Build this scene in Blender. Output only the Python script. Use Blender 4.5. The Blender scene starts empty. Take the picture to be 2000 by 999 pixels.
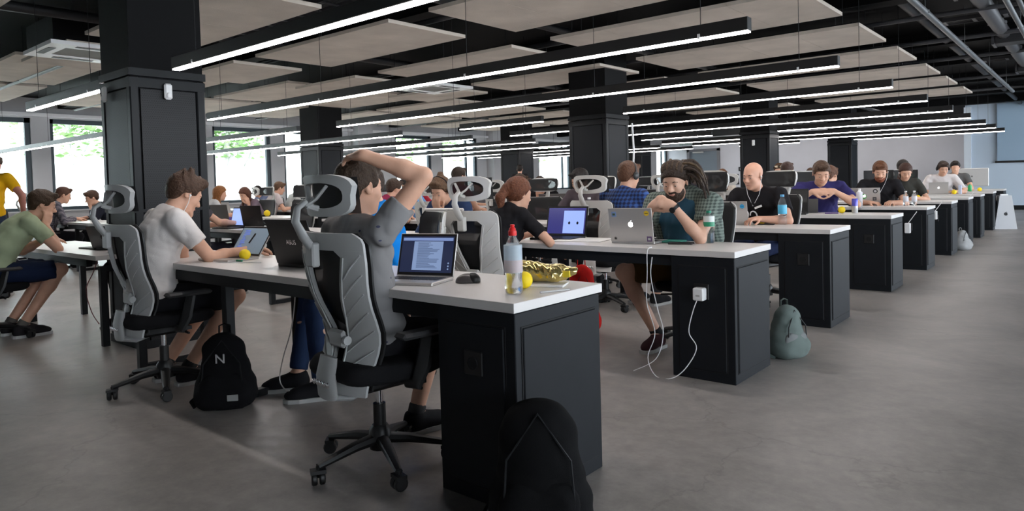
import bpy, math, random
import numpy as np
from mathutils import Matrix, Vector
random.seed(7)
rng = np.random.default_rng(3)
C = bpy.context.scene.collection
PI = math.pi

# ---------------------------------------------------------------- camera, world, exposure
CAM = (1.5296, -1.807, 1.1644)
YAW, PITCH, ROLL, FPX, PPY = -0.7011, -0.0328, -0.027, 1354.68, 402.53

def cam_basis():
    f = Vector((math.sin(YAW)*math.cos(PITCH), math.cos(YAW)*math.cos(PITCH), math.sin(PITCH)))
    r = Vector((math.cos(YAW), -math.sin(YAW), 0)); u = r.cross(f)
    r2 = r*math.cos(ROLL) + u*math.sin(ROLL); u2 = -r*math.sin(ROLL) + u*math.cos(ROLL)
    return f, r2, u2
cd = bpy.data.cameras.new('camera'); co = bpy.data.objects.new('camera', cd); C.objects.link(co)
f_, r_, u_ = cam_basis()
M = Matrix(((r_.x, u_.x, -f_.x, CAM[0]), (r_.y, u_.y, -f_.y, CAM[1]), (r_.z, u_.z, -f_.z, CAM[2]), (0, 0, 0, 1)))
co.matrix_world = M
cd.sensor_width = 36; cd.sensor_fit = 'HORIZONTAL'; cd.lens = FPX/2000*36
cd.shift_y = -(499.5-PPY)/2000; cd.clip_start = .05; cd.clip_end = 200
bpy.context.scene.camera = co
sc = bpy.context.scene
sc.view_settings.view_transform = 'Standard'; sc.view_settings.look = 'None'
sc.view_settings.gamma = 1; sc.view_settings.use_curve_mapping = False
sc.view_settings.exposure = .98
w = bpy.data.worlds.new('daylight'); sc.world = w; w.use_nodes = True
bg = w.node_tree.nodes['Background']; bg.inputs[0].default_value = (.84, .92, 1.0, 1); bg.inputs[1].default_value = 6.5

# ---------------------------------------------------------------- materials
MATS = {}
def mat(name, col, rough=.5, metal=0., emit=None, es=0., bump=0., bscale=60., var=0., vscale=6., trans=0., alpha=1., spec=.5, coat=0., ior=1.45):
    if name in MATS: return MATS[name]
    m = bpy.data.materials.new(name); m.use_nodes = True; MATS[name] = m
    nt = m.node_tree; b = nt.nodes['Principled BSDF']
    b.inputs['Base Color'].default_value = (*col, 1); b.inputs['Roughness'].default_value = rough
    b.inputs['Metallic'].default_value = metal; b.inputs['Specular IOR Level'].default_value = spec
    b.inputs['Transmission Weight'].default_value = trans; b.inputs['Alpha'].default_value = alpha
    b.inputs['Coat Weight'].default_value = coat; b.inputs['IOR'].default_value = ior
    if emit: b.inputs['Emission Color'].default_value = (*emit, 1); b.inputs['Emission Strength'].default_value = es
    if bump or var:
        tc = nt.nodes.new('ShaderNodeTexCoord')
    if bump:
        n = nt.nodes.new('ShaderNodeTexNoise'); n.inputs['Scale'].default_value = bscale; n.inputs['Detail'].default_value = 4
        bp = nt.nodes.new('ShaderNodeBump'); bp.inputs['Strength'].default_value = bump; bp.inputs['Distance'].default_value = .01
        nt.links.new(tc.outputs['Object'], n.inputs['Vector']); nt.links.new(n.outputs['Fac'], bp.inputs['Height']); nt.links.new(bp.outputs['Normal'], b.inputs['Normal'])
    if var:
        n2 = nt.nodes.new('ShaderNodeTexNoise'); n2.inputs['Scale'].default_value = vscale; n2.inputs['Detail'].default_value = 6
        cr = nt.nodes.new('ShaderNodeMapRange'); cr.inputs['From Min'].default_value = .3; cr.inputs['From Max'].default_value = .7
        cr.inputs['To Min'].default_value = 1-var; cr.inputs['To Max'].default_value = 1+var
        mx = nt.nodes.new('ShaderNodeMix'); mx.data_type = 'RGBA'; mx.blend_type = 'MULTIPLY'; mx.inputs[0].default_value = 1
        cb = nt.nodes.new('ShaderNodeCombineColor')
        nt.links.new(tc.outputs['Object'], n2.inputs['Vector']); nt.links.new(n2.outputs['Fac'], cr.inputs['Value'])
        for i in range(3): nt.links.new(cr.outputs['Result'], cb.inputs[i])
        mx.inputs[6].default_value = (*col, 1); nt.links.new(cb.outputs[0], mx.inputs[7]); nt.links.new(mx.outputs[2], b.inputs['Base Color'])
    return m

def tag_hex(c): return '_'.join('%02x' % int(max(0, min(1, v))*255) for v in c)
def cloth(c, rough=.85): return mat('cloth_'+tag_hex(c), c, rough, bump=.25, bscale=420, var=.06, vscale=14, spec=.15)
def skinm(c=(.60, .34, .235)): return mat('skin_'+tag_hex(c), c, .48, bump=.05, bscale=220, var=.05, vscale=25, spec=.35)
def hairm(c): return mat('hair_'+tag_hex(c), c, .55, bump=.9, bscale=90, var=.25, vscale=60, spec=.3)
SKIN = (.60, .34, .235)

def floor_mat():
    m = bpy.data.materials.new('polished_concrete'); m.use_nodes = True; nt = m.node_tree; b = nt.nodes['Principled BSDF']
    tc = nt.nodes.new('ShaderNodeTexCoord')
    def noise(s, d, r=.6, dist=0):
        n = nt.nodes.new('ShaderNodeTexNoise'); n.inputs['Scale'].default_value = s; n.inputs['Detail'].default_value = d
        n.inputs['Roughness'].default_value = r; n.inputs['Distortion'].default_value = dist
        nt.links.new(tc.outputs['Object'], n.inputs['Vector']); return n
    a = noise(.9, 9, .65, .6); c2 = noise(11, 8, .7)
    mx = nt.nodes.new('ShaderNodeMix'); mx.data_type = 'FLOAT'; mx.inputs[0].default_value = .45
    nt.links.new(a.outputs['Fac'], mx.inputs[2]); nt.links.new(c2.outputs['Fac'], mx.inputs[3])
    ramp = nt.nodes.new('ShaderNodeValToRGB'); e = ramp.color_ramp.elements
    e[0].position = .34; e[0].color = (.18, .162, .150, 1); e[1].position = .66; e[1].color = (.44, .40, .37, 1)
    nt.links.new(mx.outputs[0], ramp.inputs[0])
    v = nt.nodes.new('ShaderNodeTexVoronoi'); v.feature = 'DISTANCE_TO_EDGE'; v.inputs['Scale'].default_value = .42
    wn = noise(2.2, 5); ad = nt.nodes.new('ShaderNodeVectorMath'); ad.operation = 'MULTIPLY_ADD'; ad.inputs[1].default_value = (.5, .5, .5)
    nt.links.new(wn.outputs['Color'], ad.inputs[0]); nt.links.new(tc.outputs['Object'], ad.inputs[2]); nt.links.new(ad.outputs[0], v.inputs['Vector'])
    cr = nt.nodes.new('ShaderNodeMapRange'); cr.inputs['From Min'].default_value = 0; cr.inputs['From Max'].default_value = .004
    cr.inputs['To Min'].default_value = .82; cr.inputs['To Max'].default_value = 1
    nt.links.new(v.outputs['Distance'], cr.inputs['Value'])
    mm = nt.nodes.new('ShaderNodeMix'); mm.data_type = 'RGBA'; mm.blend_type = 'MULTIPLY'; mm.inputs[0].default_value = 1
    cc = nt.nodes.new('ShaderNodeCombineColor')
    for i in range(3): nt.links.new(cr.outputs['Result'], cc.inputs[i])
    nt.links.new(ramp.outputs[0], mm.inputs[6]); nt.links.new(cc.outputs[0], mm.inputs[7]); nt.links.new(mm.outputs[2], b.inputs['Base Color'])
    rr = nt.nodes.new('ShaderNodeMapRange'); rr.inputs['From Min'].default_value = .3; rr.inputs['From Max'].default_value = .7
    rr.inputs['To Min'].default_value = .30; rr.inputs['To Max'].default_value = .52
    nt.links.new(c2.outputs['Fac'], rr.inputs['Value']); nt.links.new(rr.outputs['Result'], b.inputs['Roughness'])
    bp = nt.nodes.new('ShaderNodeBump'); bp.inputs['Strength'].default_value = .12; bp.inputs['Distance'].default_value = .01
    nt.links.new(c2.outputs['Fac'], bp.inputs['Height']); nt.links.new(bp.outputs['Normal'], b.inputs['Normal'])
    return m

def printed_mat(base, spot):
    m = bpy.data.materials.new('printed_cotton'); m.use_nodes = True; nt = m.node_tree; b = nt.nodes['Principled BSDF']
    tc = nt.nodes.new('ShaderNodeTexCoord'); v = nt.nodes.new('ShaderNodeTexVoronoi'); v.inputs['Scale'].default_value = 13
    mp = nt.nodes.new('ShaderNodeMapping'); mp.inputs['Scale'].default_value = (1, 1, 1.9)
    cr = nt.nodes.new('ShaderNodeValToRGB'); cr.color_ramp.interpolation = 'CONSTANT'; e = cr.color_ramp.elements
    e[0].position = 0; e[0].color = (*spot, 1); e[1].position = .13; e[1].color = (*base, 1)
    nt.links.new(tc.outputs['Object'], mp.inputs[0]); nt.links.new(mp.outputs[0], v.inputs['Vector']); nt.links.new(v.outputs['Distance'], cr.inputs[0])
    nt.links.new(cr.outputs[0], b.inputs['Base Color']); b.inputs['Roughness'].default_value = .85; b.inputs['Specular IOR Level'].default_value = .15
    return m

def perforated_mat():
    m = bpy.data.materials.new('perforated_black_sheet'); m.use_nodes = True; nt = m.node_tree; b = nt.nodes['Principled BSDF']
    tc = nt.nodes.new('ShaderNodeTexCoord'); mp = nt.nodes.new('ShaderNodeMapping'); mp.inputs['Rotation'].default_value = (0, PI/4, PI/4)
    v = nt.nodes.new('ShaderNodeTexVoronoi'); v.inputs['Scale'].default_value = 85; v.inputs['Randomness'].default_value = 0
    cr = nt.nodes.new('ShaderNodeValToRGB'); e = cr.color_ramp.elements
    e[0].position = .32; e[0].color = (.002, .002, .003, 1); e[1].position = .42; e[1].color = (.012, .012, .0135, 1)
    nt.links.new(tc.outputs['Object'], mp.inputs[0]); nt.links.new(mp.outputs[0], v.inputs['Vector']); nt.links.new(v.outputs['Distance'], cr.inputs[0])
    nt.links.new(cr.outputs[0], b.inputs['Base Color']); b.inputs['Roughness'].default_value = .5; b.inputs['Specular IOR Level'].default_value = .25
    return m

def checked(name, a, b_, s=28., c=None):
    if name in MATS: return MATS[name]
    m = bpy.data.materials.new(name); m.use_nodes = True; MATS[name] = m; nt = m.node_tree; b = nt.nodes['Principled BSDF']
    tc = nt.nodes.new('ShaderNodeTexCoord'); w1 = nt.nodes.new('ShaderNodeTexWave'); w1.bands_direction = 'X'; w2 = nt.nodes.new('ShaderNodeTexWave'); w2.bands_direction = 'Z'
    for w_ in (w1, w2): w_.inputs['Scale'].default_value = s/6.28*1.6; w_.inputs['Distortion'].default_value = .6; nt.links.new(tc.outputs['Object'], w_.inputs['Vector'])
    ad = nt.nodes.new('ShaderNodeMath'); ad.operation = 'ADD'; nt.links.new(w1.outputs['Fac'], ad.inputs[0]); nt.links.new(w2.outputs['Fac'], ad.inputs[1])
    cr = nt.nodes.new('ShaderNodeValToRGB'); e = cr.color_ramp.elements; e[0].position = .3; e[0].color = (*a, 1); e[1].position = .75; e[1].color = (*b_, 1)
    mu = nt.nodes.new('ShaderNodeMath'); mu.operation = 'MULTIPLY'; mu.inputs[1].default_value = .5
    nt.links.new(ad.outputs[0], mu.inputs[0]); nt.links.new(mu.outputs[0], cr.inputs[0]); nt.links.new(cr.outputs[0], b.inputs['Base Color']); b.inputs['Roughness'].default_value = .85
    return m

M_desk = mat('white_laminate', (.66, .63, .61), .33, var=.03, vscale=3, bump=.03, bscale=90)
M_edge = mat('grey_laminate_edge', (.50, .485, .47), .45)
M_steel = mat('anthracite_steel', (.010, .011, .0125), .45, spec=.22)
M_ped = mat('graphite_pedestal', (.009, .0105, .013), .55, var=.1, vscale=5, spec=.2)
M_dark = mat('dark_gap', (.004, .004, .005), .8)
M_black = mat('black_plastic', (.007, .007, .0075), .45)
M_blackm = mat('black_paint', (.004, .004, .0045), .7, spec=.15)
M_grey = mat('pale_grey_plastic', (.36, .365, .36), .42, bump=.04, bscale=300)
M_white = mat('white_plastic', (.56, .54, .51), .4, bump=.03, bscale=300)
M_wht = mat('bright_white_plastic', (.8, .8, .8), .35)
M_chrome = mat('chrome', (.7, .7, .72), .16, 1.)
M_alu = mat('laptop_aluminium', (.50, .48, .46), .35, .55)
M_silver = mat('silver_plastic', (.48, .47, .455), .4, .2)
M_panel = mat('wood_wool_panel', (.54, .475, .41), .95, var=.12, vscale=2.2, bump=.4, bscale=140)
M_wall = mat('painted_wall', (.50, .50, .51), .8, var=.03, vscale=1.5)
M_walld = mat('grey_far_wall', (.58, .58, .62), .85, var=.04, vscale=1.)
M_blue = mat('pale_blue_wall', (.55, .64, .74), .75, var=.03, vscale=1.)
M_glow = mat('led_diffuser', (1, 1, 1), .5, emit=(1., .95, .93), es=16.)
M_yell = mat('yellow_foam', (.85, .62, .01), .6, bump=.1, bscale=80)
M_glass = mat('window_glass', (.95, 1, .99), .02, trans=1., ior=1.02, spec=.3)
M_pet = mat('clear_plastic_bottle', (.93, .97, 1.), .06, trans=.92, ior=1.25, alpha=.55)
M_paper = mat('white_paper', (.72, .71, .70), .8)
def meshmat():
    m = bpy.data.materials.new('black_mesh_fabric'); m.use_nodes = True; nt = m.node_tree; b = nt.nodes['Principled BSDF']
    b.inputs['Base Color'].default_value = (.008, .008, .009, 1); b.inputs['Roughness'].default_value = .8
    b.inputs['Alpha'].default_value = .94
    return m
M_mesh = meshmat()
M_meshg = mat('grey_mesh_fabric', (.10, .10, .10), .8, alpha=.9)

# ---------------------------------------------------------------- mesh collector
class MB:
    def __init__(s): s.v = []; s.f = []
    def add(s, vs, fs):
        o = len(s.v); s.v += [tuple(map(float, p)) for p in vs]; s.f += [tuple(i+o for i in f) for f in fs]; return s
    def box(s, x0, y0, z0, x1, y1, z1, m=None):
        p = [(x0,y0,z0),(x1,y0,z0),(x1,y1,z0),(x0,y1,z0),(x0,y0,z1),(x1,y0,z1),(x1,y1,z1),(x0,y1,z1)]
        if m is not None: p = [m @ Vector(q) for q in p]
        return s.add(p, [(3,2,1,0),(4,5,6,7),(0,1,5,4),(1,2,6,5),(2,3,7,6),(3,0,4,7)])
    def bbox(s, x0, y0, z0, x1, y1, z1, b=.004, m=None):      # box with chamfered edges
        xs = (x0, x0+b, x1-b, x1); ys = (y0, y0+b, y1-b, y1); zs = (z0, z0+b, z1-b, z1)
        p = []; 
        def P(i, j, k): p.append((xs[i], ys[j], zs[k])); return len(p)-1
        id_ = {}
        for i in (0, 1):
            for j in (0, 1):
                for k in (0, 1):
                    ie, je, ke = (0, 3)[i], (0, 3)[j], (0, 3)[k]; ii, ji, ki = (1, 2)[i], (1, 2)[j], (1, 2)[k]
                    id_[i,j,k,'x'] = P(ie, ji, ki); id_[i,j,k,'y'] = P(ii, je, ki); id_[i,j,k,'z'] = P(ii, ji, ke)
        F = []
        for a in (0, 1):
            F.append((id_[a,0,0,'x'], id_[a,1,0,'x'], id_[a,1,1,'x'], id_[a,0,1,'x']) if a else (id_[a,0,0,'x'], id_[a,0,1,'x'], id_[a,1,1,'x'], id_[a,1,0,'x']))
            F.append((id_[0,a,0,'y'], id_[0,a,1,'y'], id_[1,a,1,'y'], id_[1,a,0,'y']) if a else (id_[0,a,0,'y'], id_[1,a,0,'y'], id_[1,a,1,'y'], id_[0,a,1,'y']))
            F.append((id_[0,0,a,'z'], id_[1,0,a,'z'], id_[1,1,a,'z'], id_[0,1,a,'z']) if a else (id_[0,0,a,'z'], id_[0,1,a,'z'], id_[1,1,a,'z'], id_[1,0,a,'z']))
        for i in (0, 1):
            for j in (0, 1):
                F.append((id_[i,j,0,'x'], id_[i,j,0,'y'], id_[i,j,1,'y'], id_[i,j,1,'x']))
                F.append((id_[i,0,j,'x'], id_[i,0,j,'z'], id_[i,1,j,'z'], id_[i,1,j,'x']))
                F.append((id_[0,i,j,'y'], id_[0,i,j,'z'], id_[1,i,j,'z'], id_[1,i,j,'y']))
                for k in (0, 1): F.append((id_[i,j,k,'x'], id_[i,j,k,'y'], id_[i,j,k,'z']))
        if m is not None: p = [m @ Vector(q) for q in p]
        return s.add(p, F)
    def tube(s, pts, r, n=8, caps=True, flat=None):
        pts = [Vector(p) for p in pts]; rs = r if isinstance(r, (list, tuple)) else [r]*len(pts)
        ring = []; up0 = None
        for i, p in enumerate(pts):
            d = (pts[min(i+1, len(pts)-1)] - pts[max(i-1, 0)]).normalized()
            if up0 is None: up0 = Vector((0, 0, 1)) if abs(d.z) < .9 else Vector((1, 0, 0))
            a = d.cross(up0).normalized(); b = a.cross(d).normalized(); up0 = b
            fa, fb = flat if flat else (1, 1)
            ring.append([p + (a*math.cos(t)*fa + b*math.sin(t)*fb)*rs[i] for t in [2*PI*k/n for k in range(n)]])
        vs = [q for rr in ring for q in rr]; fs = []
        for i in range(len(pts)-1):
            for k in range(n): fs.append((i*n+k, i*n+(k+1) % n, (i+1)*n+(k+1) % n, (i+1)*n+k))
        if caps: fs += [tuple(range(n-1, -1, -1)), tuple(range((len(pts)-1)*n, len(pts)*n))]
        return s.add(vs, fs)
    def lathe(s, prof, n=20, c=(0, 0, 0), m=None):
        vs = [(c[0]+r*math.cos(2*PI*k/n), c[1]+r*math.sin(2*PI*k/n), c[2]+z) for r, z in prof for k in range(n)]
        if m is not None: vs = [m @ Vector(q) for q in vs]
        fs = [(i*n+k, i*n+(k+1) % n, (i+1)*n+(k+1) % n, (i+1)*n+k) for i in range(len(prof)-1) for k in range(n)]
        fs += [tuple(range(n-1, -1, -1)), tuple(range((len(prof)-1)*n, len(prof)*n))]
        return s.add(vs, fs)
    def ball(s, c, r, n=12, m=None):
        r = r if isinstance(r, (tuple, list)) else (r, r, r)
        vs = []; k = n//2+1
        for i in range(k):
            t = PI*(i+.02*(i == 0)-.02*(i == k-1))/(k-1)
            for j in range(n): vs.append(Vector((c[0]+r[0]*math.sin(t)*math.cos(2*PI*j/n), c[1]+r[1]*math.sin(t)*math.sin(2*PI*j/n), c[2]-r[2]*math.cos(t))))
        if m is not None: vs = [m @ q for q in vs]
        fs = [(i*n+j, i*n+(j+1) % n, (i+1)*n+(j+1) % n, (i+1)*n+j) for i in range(k-1) for j in range(n)]
        fs += [tuple(range(n-1, -1, -1)), tuple(range((k-1)*n, k*n))]
        return s.add(vs, fs)
    def prism(s, poly, z0, z1, m=None):       # polygon in xy extruded along z
        n = len(poly); vs = [(x, y, z0) for x, y in poly] + [(x, y, z1) for x, y in poly]
        if m is not None: vs = [m @ Vector(q) for q in vs]
        fs = [tuple(range(n-1, -1, -1)), tuple(range(n, 2*n))] + [(i, (i+1) % n, n+(i+1) % n, n+i) for i in range(n)]
        return s.add(vs, fs)
    def ringprism(s, outer, inner, z0, z1, m=None):
        n = len(outer); vs = [(x, y, z) for z in (z0, z1) for x, y in list(outer)+list(inner)]
        if m is not None: vs = [m @ Vector(q) for q in vs]
        fs = []
        for i in range(n):
            j = (i+1) % n
            fs += [(2*n+i, 2*n+j, 3*n+j, 3*n+i), (j, i, n+i, n+j), (i, j, 2*n+j, 2*n+i), (n+j, n+i, 3*n+i, 3*n+j)]
        return s.add(vs, fs)
    def build(s, name, m, parent=None, smooth=False, kind=None):
        me = bpy.data.meshes.new(name); me.from_pydata(s.v, [], s.f); me.update()
        me.materials.append(m)
        if smooth:
            me.polygons.foreach_set('use_smooth', [True]*len(me.polygons))
            try: me.set_sharp_from_angle(angle=math.radians(38))
            except Exception: pass
        o = bpy.data.objects.new(name, me); C.objects.link(o)
        if parent is not None: o.parent = parent
        if kind: o['kind'] = kind
        return o

def tag(o, label, cat, group=None, kind=None):
    o['label'] = label; o['category'] = cat
    if group: o['group'] = group
    if kind: o['kind'] = kind
    return o
def thing(name, label, cat, loc=(0, 0, 0), rz=0., group=None):
    o = bpy.data.objects.new(name, None); C.objects.link(o); o.location = loc; o.rotation_euler = (0, 0, rz); o.empty_display_size = .1
    return tag(o, label, cat, group)
def dup(o, parent=None):
    c = o.copy(); C.objects.link(c); c.parent = parent
    for ch in list(o.children): dup(ch, c)
    return c
def copy_thing(o, label, loc, rz, group=None):
    c = dup(o); c.location = loc; c.rotation_euler = (0, 0, rz); c['label'] = label
    if group: c['group'] = group
    return c
def structure(o): o['kind'] = 'structure'; return o

# ================================================================= THE SETTING
XW, YB, YF, XR, ZC = -15.5, -7.5, 31.0, 8.0, 3.22
structure(MB().box(XW-.4, YB-.3, -.2, XR+.4, YF+.5, 0).build('floor', floor_mat()))
structure(MB().box(XW-.4, YB-.3, ZC, XR+.4, YF+.5, ZC+.2).build('ceiling', M_blackm))
# left wall with windows
WINS = [(-4.6, -2.2), (-1.9, .2), (.55, 2.85), (3.2, 5.9), (6.75, 8.35), (8.75, 10.7), (12.7, 14.25), (14.75, 16.5), (20.1, 22.3), (25.2, 27.4), (29.8, 30.95)]
ZS, ZT = .85, 2.80
wl = MB(); prev = YB-.3
wl.box(XW-.35, YB-.3, 0, XW, YF+.3, ZS); wl.box(XW-.35, YB-.3, ZT, XW, YF+.3, ZC)
for a, b in WINS:
    wl.box(XW-.35, prev, ZS, XW, a, ZT); prev = b
wl.box(XW-.35, prev, ZS, XW, YF+.3, ZT)
wl.box(XW, 11.0, 0, XW+.35, 11.55, ZC); wl.box(XW, 17.0, 0, XW+.35, 17.6, ZC)
structure(wl.build('wall_left', M_wall))
M_frame = mat('dark_teal_window_frame', (.02, .035, .045), .4)
for i, (a, b) in enumerate(WINS):
    t = bpy.data.objects.new('window_%d' % (i+1), None); C.objects.link(t); t.location = (XW, (a+b)/2, ZS); t['kind'] = 'structure'
    h = (b-a)/2; H = ZT-ZS; fr = MB()
    for y0, y1, z0, z1 in ((-h, -h+.07, 0, H), (h-.1, h, 0, H), (-h, h, 0, .07), (-h, h, H-.1, H)): fr.box(-.12, y0, z0, -.04, y1, z1)
    fr.build('window_frame', M_frame, t)
    if i in (7, 8, 10):
        MB().box(-.12, h-.55, .07, -.05, h-.48, H-.1).build('mullion', M_frame, t)
    MB().box(-.09, -h+.07, .07, -.08, h-.1, H-.1).build('pane', M_glass, t)
    MB().box(-.1, -h, -.03, .1, h, 0).build('window_sill', M_wall, t)
structure(MB().box(XW, YB, ZT+.03, XW+.12, YF, ZT+.1).build('trim_1', M_wht))
# far wall, blue wall block, right and back walls
structure(MB().box(XW-.4, YF, 0, -1.5, YF+.3, ZC).build('wall_far', M_walld))
structure(MB().box(-1.5, 23, 0, XR+.4, YF+.5, ZC).build('wall_right_far', M_blue))
structure(MB().box(XW-.4, YB-.3, 0, XR+.4, YB, ZC).build('wall_back', M_wall))
RW = [(-3.5, .5), (1.5, 4.5), (5.5, 9.5), (10., 14.), (14.5, 18.5), (19., 22.6)]
wr = MB(); prev = YB
wr.box(XR, YB, 0, XR+.3, YF, .35); wr.box(XR, YB, 2.95, XR+.3, YF, ZC)
for i, (a, b) in enumerate(RW):
    wr.box(XR, prev, .35, XR+.3, a, 2.95); prev = b
wr.box(XR, prev, .35, XR+.3, YF, 2.95)
structure(wr.build('wall_right', M_wall))
# dark skirting under the blue wall, rail, blind and dark doorway on the right
structure(MB().box(-1.5, 22.97, 0, XR, 23, .13).build('baseboard_right', M_steel))
structure(MB().box(-1.53, 22.95, 0, -1.35, 23.02, ZC-.15).build('trim_2', mat('white_corner_strip', (.75, .8, .85), .5)))
brd = thing('projection_screen', 'pale blue projection screen with black bottom bar hanging on the blue far wall', 'screen', (1.2, 22.9, 1.4))
MB().box(-1.9, -.01, .02, 2.6, .01, 1.7).build('screen_cloth', mat('screen_blue', (.33, .44, .55), .8), brd)
MB().box(-1.95, -.03, -.03, 2.65, .03, .03).build('bottom_bar', M_black, brd)
dr = bpy.data.objects.new('door_1', None); C.objects.link(dr); dr.location = (.75, 22.9, 0); dr['kind'] = 'structure'
MB().box(0, 0, 0, 1.1, .08, 1.15).build('door_panel', mat('dark_wine_panel', (.02, .008, .014), .5), dr)
# grey door in the far wall
dr = bpy.data.objects.new('door_2', None); C.objects.link(dr); dr.location = (-14.4, YF, 0); dr['kind'] = 'structure'
DH = 2.62
MB().box(.12, -.03, 0, 1.62, 0, DH-.1).build('door_leaf', mat('blue_grey_door', (.16, .19, .225), .5), dr)
MB().box(0, -.08, 0, .14, 0, DH).box(1.6, -.08, 0, 1.74, 0, DH).box(0, -.08, DH-.12, 1.74, 0, DH).build('door_frame', mat('mid_grey_frame', (.17, .17, .185), .6), dr)
MB().box(.35, -.14, DH-.2, .9, -.03, DH-.13).build('door_closer', M_silver, dr)
sg = thing('wall_switch', 'small dark square switch on the grey far wall right of the door', 'switch', (-11.6, YF-.02, 1.55))
MB().bbox(-.13, -.03, -.1, .13, .02, .1, .01).build('plate', M_steel, sg); MB().box(-.05, -.05, -.06, .05, -.03, .06).build('button', M_silver, sg)
cb = MB().box(-1.2, -.06, 0, 1.2, .0, .32).build('roller_blind_box', mat('green_grey_board', (.30, .36, .34), .7)); cb.location = (-13.6, YF, 2.85)
tag(cb, 'pale green-grey board high on the far wall beside the last window', 'board')

# outside world behind the windows
structure(MB().box(-60, -30, -.25, XW-.4, 60, -.2).build('ground', mat('outdoor_paving', (.55, .56, .53), .9, var=.15, vscale=.6)))
og = MB().box(-.15, -40, 0, .15, 50, 3.4).build('concrete_fence', mat('pale_concrete', (.62, .64, .62), .9, var=.08, vscale=.5)); og.location = (-27, 0, -.2)
tag(og, 'long pale concrete fence outside the left windows', 'fence')
fm = MB()
for k in range(900):
    y = rng.uniform(-6, 34); fm.ball((rng.uniform(-21.5, -19.5), y, rng.uniform(-.1, .75)), rng.uniform(.05, .14), 5)
tag(fm.build('shrubs', mat('dry_foliage', (.30, .34, .18), .9, var=.5, vscale=9)), 'low dry shrubs along the foot of the fence outside', 'plants', kind='stuff')
def tree(x, y, lean, kind, label):
    t = thing('tree', label, 'tree', (x, y, -.2), 0, 'trees outside the left windows')
    r = .10 if kind else .16
    MB().tube([(0, 0, 0), (0, lean*.35, 1.2), (0, lean*.8, 2.4), (.1, lean*1.1, 3.8)], [r*1.25, r, r*.9, r*.6], 9).tube([(0, lean*.6, 1.9), (.1, lean*.6+.5, 2.9), (.2, lean*.6+.8, 4.)], [r*.6, r*.5, r*.3], 7).build('trunk', mat('grey_bark', (.42, .41, .38), .9, var=.2, vscale=5), t, True)
    c = MB(); rr = np.random.default_rng(int(abs(y)*10)+5)
    for k in range(520):
        a = rr.normal(0, 1, 3); p = Vector((max(-1, min(1, a[0]*.5)), lean*1.1+max(-1.1, min(1.1, a[1]*.6)), 3.3+max(-.9, min(.9, a[2]*.45)))); s = rr.uniform(.06, .15)
        q = Matrix.Rotation(rr.uniform(0, 6.3), 3, 'Z') @ Matrix.Rotation(rr.uniform(-1, 1), 3, 'X')
        c.add([p+q @ Vector(v)*s for v in ((-1, 0, 0), (0, -.6, .1), (1, 0, 0), (0, .6, .1))], [(0, 1, 2, 3)])
    c.build('crown', mat('green_leaves', (.20, .33, .12), .8, var=.4, vscale=4), t, kind='stuff')
for a in [(-19.5, 1.2, .1, 0, 'leafy tree outside the leftmost window'), (-19, 4.7, -.1, 1, 'leafy slim tree outside the second window from the left'), (-19.2, 5.6, .15, 1, 'thin bare-stemmed tree beside it outside the second window'),
          (-20, 8.1, 0, 0, 'straight thick tree outside the window just right of the nearest black column'), (-19, 8.5, .5, 1, 'tree leaning right outside the same window'), (-19, 9.6, -.3, 1, 'tree leaning left outside the same window'),
          (-20, 17.0, .2, 0, 'broad green tree outside the middle pair of windows'), (-20, 19.3, 0, 0, 'green tree outside the right window of the middle pair'), (-20, 25.5, 0, 0, 'green tree far along the window wall')]: tree(*a)

# ================================================================= COLUMNS
def column(x0, x1, y0, y1, zb, label, near=False):
    t = thing('column', label, 'column', ((x0+x1)/2, (y0+y1)/2, 0), 0, 'black clad columns')
    a, b = (x1-x0)/2, (y1-y0)/2
    MB().box(-a+.005, -b+.005, zb+.03, a-.005, b-.005, ZC).build('upper_shaft', M_blackm, t)
    MB().box(-a+.02, -b+.02, 0, a-.02, b-.02, zb+.03).build('core', M_blackm, t)
    perf = perforated_mat() if near else M_ped
    for nm, p in (('front_panel', (-a+.07, -b, .06, a-.07, -b+.02, zb-.12)), ('side_panel', (a-.02, -b+.07, .06, a, b-.07, zb-.12)),
                  ('side_panel', (-a, -b+.07, .06, -a+.02, b-.07, zb-.12)), ('back_panel', (-a+.07, b-.02, .06, a-.07, b, zb-.12))):
        MB().box(*p).build(nm, perf, t)
    for sx in (-1, 1):
        for sy in (-1, 1):
            MB().bbox(min(sx*(a-.06), sx*(a+.006)), min(sy*(b-.06), sy*(b+.006)), 0, max(sx*(a-.06), sx*(a+.006)), max(sy*(b-.06), sy*(b+.006)), zb-.03, .008).build('corner_post', M_steel, t)
    MB().box(-a-.008, -b-.008, zb-.11, a+.008, b+.008, zb-.04).box(-a-.012, -b-.012, zb-.025, a+.012, b+.012, zb+.03).build('collar', M_steel, t)
    MB().box(-a-.01, -b-.01, 0, a+.01, b+.01, .06).build('plinth', M_steel, t)
    if near:
        MB().box(-a-.005, -b-.012, 1.02, a+.005, b+.012, 1.045).build('joint_strip', M_steel, t)
    return t
column(-4.44, -3.89, .31, .86, 2.06, 'nearest black column with perforated side panels left of centre', True)
column(-4.26, -3.64, 6.37, 6.96, 2.06, 'large black column in the middle behind the second light bar')
column(-4.15, -3.54, 12.33, 12.86, 2.06, 'black column with a sensor behind the bald man')
column(-4.1, -3.5, 18.3, 18.9, 2.06, 'rightmost and farthest black column before the grey wall')
column(-11.25, -10.6, 6.5, 7.1, 2.06, 'black column behind the raised arm of the man in grey')
column(-10.9, -10.25, 12.5, 13.1, 2.06, 'black column behind the red-haired woman')
column(-10.6, -9.95, 18.5, 19.1, 2.06, 'farthest black column near the last window, behind the plaid-shirted man')
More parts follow.
